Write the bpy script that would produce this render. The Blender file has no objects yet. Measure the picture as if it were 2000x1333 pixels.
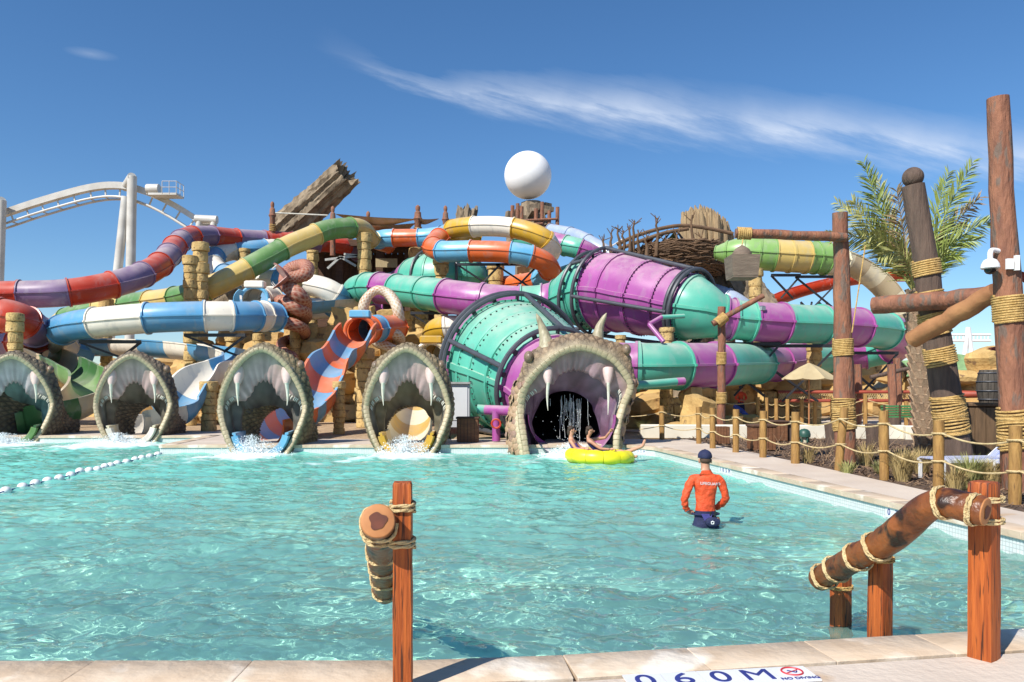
import bpy, bmesh, math, random
import numpy as np
from mathutils import Vector, Matrix, geometry
rad = math.radians
sc = bpy.context.scene
COL = sc.collection
random.seed(7)
rng = np.random.default_rng(11)

# ------------------------------------------------------------------ camera
F = 1500.0           # focal length in photograph pixels (2000 px wide)
CX, HY, CH = 1000.0, 762.0, 1.8
cam = bpy.data.cameras.new('camera')
cam_ob = bpy.data.objects.new('camera', cam); COL.objects.link(cam_ob)
cam_ob.location = (0, 0, CH); cam_ob.rotation_euler = (math.pi/2, 0, 0)
cam.sensor_width = 36; cam.lens = 27; cam.shift_y = (HY-666.5)/2000
cam.clip_end = 5000; cam.clip_start = .05
sc.camera = cam_ob

# ------------------------------------------------------------------ light
EL, AZ = 44.0, 221.0
world = bpy.data.worlds.new('World'); sc.world = world; world.use_nodes = True
wn = world.node_tree.nodes; wl = world.node_tree.links
bg = wn['Background']; bg.inputs[1].default_value = .098
sky = wn.new('ShaderNodeTexSky'); sky.sky_type = 'NISHITA'; sky.sun_disc = False
sky.sun_elevation = rad(EL); sky.sun_rotation = rad(AZ)
sky.altitude = 0; sky.air_density = 1.0; sky.dust_density = .1; sky.ozone_density = 6.0

def wmath(op, a, b=None, c=None, nodes=wn, links=wl, clamp=False):
    n = nodes.new('ShaderNodeMath'); n.operation = op; n.use_clamp = clamp
    for i, v in enumerate((a, b, c)):
        if v is None: continue
        if isinstance(v, (int, float)): n.inputs[i].default_value = v
        else: links.new(v, n.inputs[i])
    return n.outputs[0]

def clouds():
    tc = wn.new('ShaderNodeTexCoord'); sp = wn.new('ShaderNodeSeparateXYZ'); wl.new(tc.outputs['Generated'], sp.inputs[0])
    x, y, z = sp.outputs
    ys = wmath('MAXIMUM', y, .05)
    u = wmath('DIVIDE', x, ys); v = wmath('DIVIDE', z, ys)          # slope coordinates of the view direction
    t = wmath('MULTIPLY_ADD', u, 1/1.2, .35/1.2)                      # 0..1 along the streak
    t = wmath('MAXIMUM', wmath('MINIMUM', t, 1.0), 0.0)
    def curve(pts, inp):
        c = wn.new('ShaderNodeFloatCurve'); cv = c.mapping.curves[0]
        while len(cv.points) < len(pts): cv.points.new(.5, .5)
        for p, (a, b) in zip(cv.points, pts): p.location = (a, b); p.handle_type = 'AUTO'
        c.mapping.update(); wl.new(inp, c.inputs['Value']); return c.outputs[0]
    tt = lambda px: ((px-1000)/1500+.35)/1.2
    vv = lambda py: (762-py)/1500
    mid = curve([(0, vv(20)), (tt(620), vv(75)), (tt(700), vv(118)), (tt(800), vv(160)), (tt(1100), vv(198)), (tt(1500), vv(242)), (tt(2000), vv(302)), (1, vv(330))], t)
    wid = curve([(0, .0), (tt(585), .0), (tt(640), .022), (tt(740), .018), (tt(810), .016), (tt(950), .034), (tt(1200), .046), (tt(1600), .050), (tt(2000), .046), (1, .045)], t)
    mr = wn.new('ShaderNodeMapRange'); mr.interpolation_type = 'SMOOTHSTEP'; mr.inputs[1].default_value = tt(590); mr.inputs[2].default_value = tt(1000); wl.new(t, mr.inputs[0]); wid0 = mr.outputs[0]
    comb = wn.new('ShaderNodeCombineXYZ')
    # feathered streaks that run down to the left of the band
    wl.new(wmath('MULTIPLY_ADD', u, 5.0, wmath('MULTIPLY', v, -9.0)), comb.inputs[0])
    wl.new(wmath('MULTIPLY_ADD', v, 42.0, wmath('MULTIPLY', u, 13.0)), comb.inputs[1])
    n1 = wn.new('ShaderNodeTexNoise'); n1.inputs['Scale'].default_value = 1.0; n1.inputs['Detail'].default_value = 8; n1.inputs['Roughness'].default_value = .62
    wl.new(comb.outputs[0], n1.inputs['Vector'])
    comb2 = wn.new('ShaderNodeCombineXYZ'); wl.new(u, comb2.inputs[0]); wl.new(v, comb2.inputs[1])
    n2 = wn.new('ShaderNodeTexNoise'); n2.inputs['Scale'].default_value = 9.0; n2.inputs['Detail'].default_value = 6
    wl.new(comb2.outputs[0], n2.inputs['Vector'])
    off = wmath('MULTIPLY', wmath('SUBTRACT', n1.outputs[0], .5), .05)
    d = wmath('DIVIDE', wmath('ABSOLUTE', wmath('SUBTRACT', wmath('ADD', v, off), mid)), wmath('MAXIMUM', wid, .0015))
    m = wmath('SUBTRACT', 1.0, d, clamp=True)
    m = wmath('MULTIPLY', wmath('POWER', m, 1.25), wid0)
    m = wmath('MULTIPLY', m, wmath('MULTIPLY_ADD', n2.outputs[0], 1.3, .05, clamp=True))
    m = wmath('MULTIPLY', m, wmath('MULTIPLY_ADD', n1.outputs[0], 2.2, -.45, clamp=True))
    m = wmath('MULTIPLY', m, wmath('GREATER_THAN', y, .08))
    # one small wisp to the left
    du = wmath('MULTIPLY', wmath('SUBTRACT', wmath('SUBTRACT', v, wmath('MULTIPLY', u, -.16)), vv(104)+(-.16)*.553), 120.0)
    dw = wmath('MULTIPLY', wmath('SUBTRACT', u, -.548), 26.0)
    rr = wmath('SQRT', wmath('ADD', wmath('MULTIPLY', du, du), wmath('MULTIPLY', dw, dw)))
    wsp = wmath('MULTIPLY', wmath('SUBTRACT', 1.0, rr, clamp=True), .3)
    m = wmath('MAXIMUM', m, wmath('MULTIPLY', wsp, n1.outputs[0]))
    mx = wn.new('ShaderNodeMixRGB'); wl.new(wmath('MULTIPLY', m, .95, clamp=True), mx.inputs[0])
    hs = wn.new('ShaderNodeHueSaturation'); hs.inputs['Saturation'].default_value = 1.13; wl.new(sky.outputs[0], hs.inputs['Color'])
    wl.new(hs.outputs[0], mx.inputs[1]); mx.inputs[2].default_value = (6.2, 6.8, 7.8, 1)
    wl.new(mx.outputs[0], bg.inputs[0])
clouds()

sun = bpy.data.lights.new('sun', 'SUN'); sun.energy = 4.8; sun.angle = rad(.5); sun.color = (1, .95, .87)
sun_ob = bpy.data.objects.new('sun', sun); COL.objects.link(sun_ob)
sd = Vector((math.sin(rad(AZ))*math.cos(rad(EL)), math.cos(rad(AZ))*math.cos(rad(EL)), math.sin(rad(EL))))
sun_ob.rotation_euler = sd.to_track_quat('Z', 'Y').to_euler(); sun_ob.location = (-20, -20, 40)
sun.cycles.is_caustics_light = True          # the sun's own light focused by the waves
vs = sc.view_settings; vs.view_transform = 'Standard'; vs.look = 'None'; vs.exposure = .46; vs.gamma = 1; vs.use_curve_mapping = False
sc.cycles.use_denoising = True
sc.cycles.max_bounces = 10; sc.cycles.transparent_max_bounces = 16; sc.cycles.sample_clamp_indirect = 6

# ------------------------------------------------------------------ helpers
def at(px, py, Y):
    return np.array([(px-CX)/F*Y, Y, CH+(HY-py)/F*Y])
def gp(px, py, z=.12):
    Y = F*(CH-z)/(py-HY); return np.array([(px-CX)/F*Y, Y, z])

MATS = {}
def pm(name, col, rough=.55, col2=None, nscale=4, amt=1.0, bump=0, bscale=None, metal=0, spec=.5, coat=0, dust=None, stretch=None, detail=6, vcol=False, speck=None):
    """procedural principled material: two tones by noise, optional bump, optional dust lying on upward faces"""
    if name in MATS: return MATS[name]
    m = bpy.data.materials.new(name); m.use_nodes = True
    N = m.node_tree.nodes; L = m.node_tree.links; b = N['Principled BSDF']
    b.inputs['Roughness'].default_value = rough; b.inputs['Metallic'].default_value = metal
    b.inputs['Specular IOR Level'].default_value = spec
    if coat: b.inputs['Coat Weight'].default_value = coat; b.inputs['Coat Roughness'].default_value = .12
    tc = N.new('ShaderNodeTexCoord'); mp = N.new('ShaderNodeMapping'); L.new(tc.outputs['Object'], mp.inputs[0])
    if stretch: mp.inputs['Scale'].default_value = stretch
    nz = N.new('ShaderNodeTexNoise'); nz.inputs['Scale'].default_value = nscale; nz.inputs['Detail'].default_value = detail
    L.new(mp.outputs[0], nz.inputs['Vector'])
    rp = N.new('ShaderNodeValToRGB'); rp.color_ramp.elements[0].position = .33; rp.color_ramp.elements[1].position = .68
    L.new(nz.outputs[0], rp.inputs[0])
    c2 = col2 or tuple(c*.72 for c in col)
    if vcol:
        at_ = N.new('ShaderNodeAttribute'); at_.attribute_name = 'Col'
        mul = N.new('ShaderNodeMixRGB'); mul.blend_type = 'MULTIPLY'; mul.inputs[0].default_value = amt
        rp.color_ramp.elements[0].color = (.72, .72, .72, 1); rp.color_ramp.elements[1].color = (1, 1, 1, 1)
        L.new(at_.outputs[0], mul.inputs[1]); L.new(rp.outputs[0], mul.inputs[2]); out = mul.outputs[0]
    else:
        rp.color_ramp.elements[0].color = (*c2, 1); rp.color_ramp.elements[1].color = (*col, 1); out = rp.outputs[0]
    if speck:
        n3 = N.new('ShaderNodeTexNoise'); n3.inputs['Scale'].default_value = speck[1]; n3.inputs['Detail'].default_value = 3; L.new(mp.outputs[0], n3.inputs['Vector'])
        r3 = N.new('ShaderNodeValToRGB'); r3.color_ramp.elements[0].position = speck[2]; r3.color_ramp.elements[1].position = min(speck[2]+.08, 1); L.new(n3.outputs[0], r3.inputs[0])
        mm = N.new('ShaderNodeMixRGB'); L.new(r3.outputs[0], mm.inputs[0]); L.new(out, mm.inputs[1]); mm.inputs[2].default_value = (*speck[0], 1); out = mm.outputs[0]
    if dust:
        ge = N.new('ShaderNodeNewGeometry'); sp = N.new('ShaderNodeSeparateXYZ'); L.new(ge.outputs['Normal'], sp.inputs[0])
        n4 = N.new('ShaderNodeTexNoise'); n4.inputs['Scale'].default_value = 1.7; n4.inputs['Detail'].default_value = 7; L.new(tc.outputs['Object'], n4.inputs['Vector'])
        k = wmath('MULTIPLY', wmath('MULTIPLY_ADD', sp.outputs[2], 1.3, -.35, nodes=N, links=L, clamp=True), wmath('MULTIPLY_ADD', n4.outputs[0], 1.6, -.25, nodes=N, links=L, clamp=True), nodes=N, links=L)
        k = wmath('MULTIPLY', k, dust, nodes=N, links=L, clamp=True)
        mm = N.new('ShaderNodeMixRGB'); L.new(k, mm.inputs[0]); L.new(out, mm.inputs[1]); mm.inputs[2].default_value = (.62, .54, .46, 1); out = mm.outputs[0]
        rr = wmath('MULTIPLY_ADD', k, .5, rough, nodes=N, links=L, clamp=True); L.new(rr, b.inputs['Roughness'])
    L.new(out, b.inputs['Base Color'])
    if bump:
        bp = N.new('ShaderNodeBump'); bp.inputs['Strength'].default_value = bump; bp.inputs['Distance'].default_value = .05
        n2 = N.new('ShaderNodeTexNoise'); n2.inputs['Scale'].default_value = bscale or nscale*4; n2.inputs['Detail'].default_value = 5
        L.new(mp.outputs[0], n2.inputs['Vector']); L.new(n2.outputs[0], bp.inputs['Height']); L.new(bp.outputs[0], b.inputs['Normal'])
    MATS[name] = m
    return m

def tag(o, label=None, cat=None, group=None, kind=None):
    if label: o['label'] = label
    if cat: o['category'] = cat
    if group: o['group'] = group
    if kind: o['kind'] = kind
    return o
def thing(name, label, cat, loc=(0, 0, 0), rz=0, group=None):
    o = bpy.data.objects.new(name, None); COL.objects.link(o); o.empty_display_size = .2
    o.location = loc; o.rotation_euler = (0, 0, rz)
    return tag(o, label, cat, group)
def mesh(name, v, f, cols=None, smooth=True, sharp=38, recalc=False):
    me = bpy.data.meshes.new(name)
    me.from_pydata(np.asarray(v, float).tolist(), [], [list(map(int, q)) for q in f])
    if recalc:
        bm = bmesh.new(); bm.from_mesh(me); bmesh.ops.recalc_face_normals(bm, faces=bm.faces); bm.to_mesh(me); bm.free()
    if cols is not None:
        a = me.color_attributes.new('Col', 'FLOAT_COLOR', 'POINT')
        c = np.ones((len(v), 4)); c[:, :3] = cols; a.data.foreach_set('color', c.ravel())
    if smooth:
        me.polygons.foreach_set('use_smooth', np.ones(len(me.polygons), bool))
        if sharp: me.set_sharp_from_angle(angle=rad(sharp))
    me.update(); return me
def obj(name, me, mat, parent=None, local=False, loc=None):
    """links a mesh; world-space vertices are shifted into the parent's frame unless local"""
    o = bpy.data.objects.new(name, me); COL.objects.link(o)
    if parent is not None:
        o.parent = parent
        if not local:
            p = parent
            off = Vector(parent.location)
            while p.parent: p = p.parent; off += Vector(p.location)
            me.transform(Matrix.Translation(-off))
    if loc is not None: o.location = loc
    if mat is not None and (len(me.materials) == 0): me.materials.append(mat)
    return o
def mk(name, vf, mat, parent=None, local=False, **kw):
    return obj(name, mesh(name, vf[0], vf[1], **kw), mat, parent, local)
def setorigin(o):
    """move a top-level mesh's origin to the middle of its base"""
    me = o.data; co = np.array([v.co for v in me.vertices]); c = co.mean(0); c[2] = co[:, 2].min()
    me.transform(Matrix.Translation(-Vector(c))); o.location = Vector(c)+Vector(o.location); return o

def merge(*vfs):
    V = []; Fc = []; n = 0
    for v, f in vfs:
        V.append(np.asarray(v, float)); Fc += [[i+n for i in q] for q in f]; n += len(v)
    return np.concatenate(V), Fc
def loft(R, closed=True, cap0=False, cap1=False):
    R = np.asarray(R, float); n, m, _ = R.shape
    v = R.reshape(-1, 3); f = []
    mm = m if closed else m-1
    for i in range(n-1):
        for j in range(mm):
            a = i*m+j; b = i*m+(j+1) % m
            f.append((a, b, b+m, a+m))
    if cap0: f.append(tuple(range(m-1, -1, -1)))
    if cap1: f.append(tuple(range((n-1)*m, n*m)))
    return v, f
def box(c, s, rz=0, bev=0, R=None):
    x, y, z = [k/2 for k in s]
    if bev <= 0:
        v = np.array([[a*x, b*y, d*z] for d in (-1, 1) for a, b in ((-1, -1), (1, -1), (1, 1), (-1, 1))], float)
        f = [(3, 2, 1, 0), (4, 5, 6, 7), (0, 1, 5, 4), (1, 2, 6, 5), (2, 3, 7, 6), (3, 0, 4, 7)]
    else:
        b_ = min(bev, x*.9, y*.9, z*.9)
        def ring(hx, hy, zz): return [[-hx+b_, -hy, zz], [hx-b_, -hy, zz], [hx, -hy+b_, zz], [hx, hy-b_, zz], [hx-b_, hy, zz], [-hx+b_, hy, zz], [-hx, hy-b_, zz], [-hx, -hy+b_, zz]]
        rs = [ring(x-b_, y-b_, -z), ring(x, y, -z+b_), ring(x, y, z-b_), ring(x-b_, y-b_, z)]
        v, f = loft(rs, True, True, True)
    if R is not None: v = v @ np.array(R).T
    elif rz: c_, s_ = math.cos(rz), math.sin(rz); v = v @ np.array([[c_, -s_, 0], [s_, c_, 0], [0, 0, 1]]).T
    return v+np.asarray(c, float), f
def spline(P, step=.2, closed=False):
    """Catmull-Rom (centripetal-like) through rows of P, resampled at about step metres on the first three columns; returns points and the index parameter"""
    P = np.asarray(P, float); n = len(P)
    Q = np.vstack([2*P[0]-P[1], P, 2*P[-1]-P[-2]])
    out = []; par = []
    for i in range(n-1):
        p0, p1, p2, p3 = Q[i:i+4]
        d = np.linalg.norm((p2-p1)[:3]); k = max(2, int(math.ceil(d/step)))
        d0 = max(np.linalg.norm((p1-p0)[:3]), 1e-4); d2 = max(np.linalg.norm((p3-p2)[:3]), 1e-4); d = max(d, 1e-4)
        m1 = ((p1-p0)/d0+(p2-p1)/d)*.5*d; m2 = ((p2-p1)/d+(p3-p2)/d2)*.5*d
        for j in range(k):
            t = j/k; out.append((2*t**3-3*t*t+1)*p1+(t**3-2*t*t+t)*m1+(-2*t**3+3*t*t)*p2+(t**3-t*t)*m2); par.append(i+t)
    out.append(P[-1]); par.append(n-1.0)
    return np.array(out), np.array(par)
def frames_z(C):
    T = np.gradient(C, axis=0); T /= np.linalg.norm(T, axis=1)[:, None]+1e-9
    S = np.cross(T, [0, 0, 1.0]); S /= np.linalg.norm(S, axis=1)[:, None]+1e-9
    return T, S, np.cross(S, T)
def frames_pt(C):
    T = np.gradient(C, axis=0); T /= np.linalg.norm(T, axis=1)[:, None]+1e-9
    ref = np.array([0, 0, 1.0]) if abs(T[0][2]) < .9 else np.array([0, 1.0, 0])
    S = np.zeros_like(T); S[0] = np.cross(T[0], ref); S[0] /= np.linalg.norm(S[0])
    for i in range(1, len(T)):
        s = S[i-1]-T[i]*np.dot(S[i-1], T[i]); S[i] = s/(np.linalg.norm(s)+1e-9)
    return T, S, np.cross(S, T)
def pipe(C, r, n=10, caps=True, frames=frames_pt, wob=0, seed=0):
    C = np.asarray(C, float); T, S, U = frames(C); r = np.broadcast_to(r, len(C))
    th = np.linspace(0, 2*math.pi, n, endpoint=False)
    R = np.zeros((len(C), n, 3)); g = np.random.default_rng(seed)
    if wob:
        A = 1+wob*(np.sin(th*2+g.random()*6)*.5+np.sin(th*3+g.random()*6)*.35)
        B = g.normal(0, wob*.35, (len(C), n))
    for i in range(len(C)):
        rr = r[i]*np.ones(n)
        if wob: rr = rr*(A+B[i])
        R[i] = C[i]+(rr*np.cos(th))[:, None]*S[i]+(rr*np.sin(th))[:, None]*U[i]
    return loft(R, True, caps, caps)
def bar(a, b, r, n=8):
    return pipe(np.array([a, b], float), r, n)
def beam(a, b, w, h):
    a, b = np.asarray(a, float), np.asarray(b, float); d = b-a; L = np.linalg.norm(d); d /= L
    s = np.cross(d, [0, 0, 1.0]); s = np.array([1.0, 0, 0]) if np.linalg.norm(s) < 1e-3 else s/np.linalg.norm(s); u = np.cross(s, d)
    return box((a+b)/2, (L, w, h), R=np.stack([d, s, u], 1))
def torus(c, ax, R, r, n=40, m=8):
    ax = np.asarray(ax, float); ax /= np.linalg.norm(ax)
    s = np.cross(ax, [0, 0, 1.0]); s /= np.linalg.norm(s); u = np.cross(s, ax)
    t = np.linspace(0, 2*math.pi, n, endpoint=False); ph = np.linspace(0, 2*math.pi, m, endpoint=False)
    rad_ = np.cos(t)[:, None]*s+np.sin(t)[:, None]*u
    P = np.asarray(c)+(R+r*np.cos(ph))[None, :, None]*rad_[:, None, :]+(r*np.sin(ph))[None, :, None]*ax
    v = P.reshape(-1, 3); f = [(i*m+j, i*m+(j+1) % m, ((i+1) % n)*m+(j+1) % m, ((i+1) % n)*m+j) for i in range(n) for j in range(m)]
    return v, f
def text_mesh(s, size, bold=.0, depth=.002):
    cu = bpy.data.curves.new('lettering', 'FONT'); cu.body = s; cu.size = size; cu.extrude = depth; cu.offset = bold*size; cu.align_x = 'CENTER'; cu.align_y = 'CENTER'
    o = bpy.data.objects.new('lettering', cu); COL.objects.link(o)
    dg = bpy.context.evaluated_depsgraph_get(); me = bpy.data.meshes.new_from_object(o.evaluated_get(dg))
    bpy.data.objects.remove(o); bpy.data.curves.remove(cu)
    return me
def put_text(s, size, origin, xdir, up, mat, parent, name='lettering', bold=0, sx=1, warp=None):
    me = text_mesh(s, size, bold)
    x = Vector(xdir).normalized(); u = Vector(up).normalized(); n = x.cross(u)
    M = Matrix(((x[0]*sx, u[0], n[0], origin[0]), (x[1]*sx, u[1], n[1], origin[1]), (x[2]*sx, u[2], n[2], origin[2]), (0, 0, 0, 1)))
    me.transform(M)
    if warp: 
        for v in me.vertices: v.co = warp(v.co)
    return obj(name, me, mat, parent)
def copytree(o, parent=None):
    c = o.copy(); COL.objects.link(c); c.parent = parent
    for ch in o.children: copytree(ch, c)
    return c

# ------------------------------------------------------------------ shared materials
wood_red = lambda: pm('stained_timber', (.46, .115, .020), .55, (.25, .05, .010), 3, stretch=(14, 14, .7), bump=.35, bscale=6, spec=.35, speck=((.07, .02, .008), 5, .57))
wood_log = lambda: pm('varnished_log', (.30, .095, .022), .4, (.10, .032, .010), 5, bump=.5, bscale=12, spec=.5, speck=((.03, .012, .006), 6, .55))
wood_pole = lambda: pm('weathered_red_pole', (.31, .13, .07), .8, (.17, .07, .042), 2.2, stretch=(3, 3, .8), bump=.8, bscale=7, speck=((.15, .10, .075), 3.2, .54))
wood_dark = lambda: pm('dark_grey_pole', (.13, .085, .062), .85, (.075, .05, .038), 2.5, stretch=(5, 5, .6), bump=.5, bscale=8)
wood_post = lambda: pm('tan_fence_post', (.38, .215, .06), .7, (.24, .125, .035), 3, stretch=(5, 5, .8), bump=.4, bscale=10, speck=((.1, .05, .02), 5, .68))
rope_m = lambda: pm('manila_rope', (.60, .40, .15), .9, (.42, .26, .08), 12, bump=.6, bscale=45)
rope_l = lambda: pm('pale_rope', (.68, .54, .29), .9, (.52, .38, .18), 12, bump=.6, bscale=60)
stone = lambda: pm('sandstone', (.58, .41, .17), .9, (.42, .28, .105), 1.6, bump=.7, bscale=5, speck=((.26, .17, .075), 2.6, .57))
steel = lambda: pm('grey_steel', (.085, .09, .105), .45, (.06, .064, .075), 3, metal=.2)
steel_d = lambda: pm('dark_steel', (.03, .03, .034), .5, (.02, .02, .024), 3, metal=.2)
white_p = lambda: pm('white_paint', (.80, .80, .80), .4, (.70, .70, .70), 1.2)
bark = lambda: pm('grey_driftwood', (.30, .235, .16), .95, (.14, .105, .07), 1.2, stretch=(2, 2, .5), bump=.9, bscale=4)
twig = lambda: pm('brown_twig', (.17, .10, .055), .95, (.10, .06, .035), 2)
FG = {}
def fibre(key):
    cols = dict(red=((.52, .045, .016), (.42, .035, .013)), lilac=((.23, .15, .26), (.17, .105, .20)), green=((.14, .28, .085), (.09, .21, .06)), yellow=((.60, .45, .15), (.50, .36, .11)),
                cream=((.74, .66, .47), (.64, .56, .38)), blue=((.11, .32, .52), (.075, .25, .44)), white=((.78, .73, .63), (.70, .64, .53)), orange=((.66, .13, .03), (.56, .10, .022)),
                teal=((.10, .45, .33), (.07, .36, .26)), purple=((.36, .085, .30), (.28, .06, .235)), lime=((.22, .40, .11), (.16, .31, .08)), gold=((.58, .35, .035), (.50, .29, .025)), sky=((.15, .42, .62), (.11, .35, .55)),
                silver=((.34, .42, .56), (.26, .33, .46)), tan=((.50, .40, .26), (.42, .33, .2)), dgreen=((.055, .15, .05), (.04, .11, .035)))
    a, b = cols[key]
    return pm('fibreglass_'+key, a, .34, b, .9, spec=.5, speck=(tuple(.74*c+.05 for c in a), 3.2, .55), stretch=(1, 1, .45), dust=.72 if key in ('purple', 'teal', 'lilac') else .42, detail=8)
# ------------------------------------------------------------------ setting: pool, decks, ground
ZD = .25; ZB = .23
POOL = [(-33, 4.30), (-.58, 4.36), (.30, 4.45), (3.30, 4.95), (6.02, 5.40), (5.57, 8.36), (4.0, 19.8), (3.85, 20.7), (3.2, 21.7), (-9.9, 21.6), (-10.3, 26.0), (-33, 26.0)]
deck_m = pm('pale_concrete', (.60, .51, .42), .85, (.50, .41, .33), 1.1, bump=.25, bscale=18, speck=((.45, .30, .17), 1.3, .67))
cope_m = pm('coping_stone', (.60, .49, .37), .7, (.49, .36, .24), 2.2, bump=.35, bscale=9, speck=((.74, .66, .55), 1.6, .56))
sand_m = pm('sandy_gravel', (.50, .36, .22), .95, (.36, .24, .14), 2.5, bump=.8, bscale=30, speck=((.22, .13, .075), 6, .6))
mulch_m = pm('bark_mulch', (.13, .08, .05), .95, (.07, .042, .028), 6, bump=1, bscale=26, speck=((.28, .18, .10), 9, .58))

def poly_sheet(name, outer, holes, z, mat, kind='structure'):
    loops = [[Vector((x, y, 0)) for x, y in l] for l in [outer]+holes]
    tri = geometry.tessellate_polygon(loops)
    pts = [p for l in loops for p in l]
    v = [(p.x, p.y, z) for p in pts]
    f = []
    for t in tri:
        a, b, c = [pts[i] for i in t]
        f.append(t if (b-a).cross(c-a).z > 0 else t[::-1])
    o = mk(name, (v, f), mat, smooth=False); tag(o, kind=kind); return o
def offset_poly(P, d):
    n = len(P); out = []
    for i in range(n):
        a, b, c = (np.array(P[i-1]), np.array(P[i]), np.array(P[(i+1) % n]))
        e1 = (b-a)/np.linalg.norm(b-a); e2 = (c-b)/np.linalg.norm(c-b)
        n1 = np.array([e1[1], -e1[0]]); n2 = np.array([e2[1], -e2[0]])
        m = n1+n2; k = d/max(.3, (1+np.dot(n1, n2)))
        out.append(tuple(b+m*k))
    return out
HOLE = offset_poly(POOL, .36)
poly_sheet('ground', [(-400, -30), (400, -30), (400, 900), (-400, 900)], [HOLE], .20, sand_m)
# concrete deck all round the pool
near_deck = [(-34, -6), (9, -6), (9, 5.2), (7.05, 7.0), (6.9, 10.4), (6.45, 19.3), (5.9, 29), (-9.0, 29), (-9.0, 33), (-34, 33)]
deck_band = [(-36, -8), (12, -8), (6.85, 5.6), (6.51, 9.77), (6.06, 18.2), (5.5, 24.2), (-9.0, 24.4), (-9.4, 29.4), (-36, 29.4)]
poly_sheet('pool_deck', deck_band, [HOLE], ZD-.004, deck_m)
# planting bed along the right side
poly_sheet('planting_bed', [(6.55, 9.77), (6.89, 5.6), (12.02, -8), (30, -8), (30, 24.5), (9.0, 24.5), (5.55, 26.5), (5.55, 24.2), (6.10, 18.2)], [], ZB, mulch_m)

# coping stones, one by one along the edge
cope = thing('pool_coping', 'beige stone coping edging the turquoise pool', 'coping', (0, 4.5, ZD))
def stones(a, b, L, w=.36, th=.085):
    a, b = np.array(a), np.array(b); d = b-a; D = np.linalg.norm(d); d /= D; nrm = np.array([d[1], -d[0]])
    k = max(1, round(D/L)); l = D/k
    for i in range(k):
        c = a+d*(i+.5)*l+nrm*(w/2-.035)
        v, f = box((c[0], c[1], ZD+.004-th/2+random.uniform(-.001, .001)), (l-.003, w, th), math.atan2(d[1], d[0]), .004)
        mk('coping_stone', (v, f), cope_m, cope)
PO = POOL
for i in range(len(PO)-1):
    a, b = PO[i], PO[i+1]
    if i == 0: a = (-6, 4.35)
    if i == len(PO)-2: b = (-22, 26.0)
    stones(a, b, .85 if i < 4 else 1.1)
# tiled walls below the coping
wall_m = pm('white_mosaic', (.70, .72, .68), .35, (.60, .64, .61), 6)
def mosaic(m):
    N = m.node_tree.nodes; L = m.node_tree.links; b = N['Principled BSDF']
    tc = N.new('ShaderNodeTexCoord'); uv = tc.outputs['UV']
    br = N.new('ShaderNodeTexBrick'); br.offset = 0; br.inputs['Scale'].default_value = 1; br.inputs['Brick Width'].default_value = .05; br.inputs['Row Height'].default_value = .05; br.inputs['Mortar Size'].default_value = .004
    br.inputs['Color1'].default_value = (.66, .69, .66, 1); br.inputs['Color2'].default_value = (.56, .61, .60, 1); br.inputs['Mortar'].default_value = (.40, .42, .42, 1)
    L.new(uv, br.inputs['Vector']); L.new(br.outputs['Color'], b.inputs['Base Color'])
mosaic(wall_m)
floor_z = lambda y: -.62-(np.clip(y, 4, 26)-4.7)*.026
def pool_wall():
    v = []; f = []; uvs = []
    acc = 0
    for i in range(len(PO)):
        a, b = PO[i], PO[(i+1) % len(PO)]
        l = math.dist(a, b); k = len(v)
        v += [(a[0], a[1], -1.6), (b[0], b[1], -1.6), (b[0], b[1], ZD-.05), (a[0], a[1], ZD-.05)]
        f.append((k+3, k+2, k+1, k)); uvs += [(acc, ZD-.05), (acc+l, ZD-.05), (acc+l, -1.6), (acc, -1.6)]; acc += l
    me = mesh('pool_wall', v, f, smooth=False); u = me.uv_layers.new(name='UVMap')
    for i, c in enumerate(uvs): u.data[i].uv = c
    o = obj('pool_wall', me, wall_m); tag(o, kind='structure'); o.cycles.is_caustics_receiver = True; return o
pool_wall()
pf_m = pm('aqua_pool_floor', (.66, .95, .79), .8, (.54, .89, .74), .5, speck=((.74, .94, .76), .8, .58))
ys = np.linspace(3.5, 28, 12)
pf = mk('pool_floor', ([(x, y, float(floor_z(y))) for y in ys for x in (-36, 8)], [(2*i, 2*i+1, 2*i+3, 2*i+2) for i in range(len(ys)-1)]), pf_m); tag(pf, kind='structure')
pf.cycles.is_caustics_receiver = True

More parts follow.
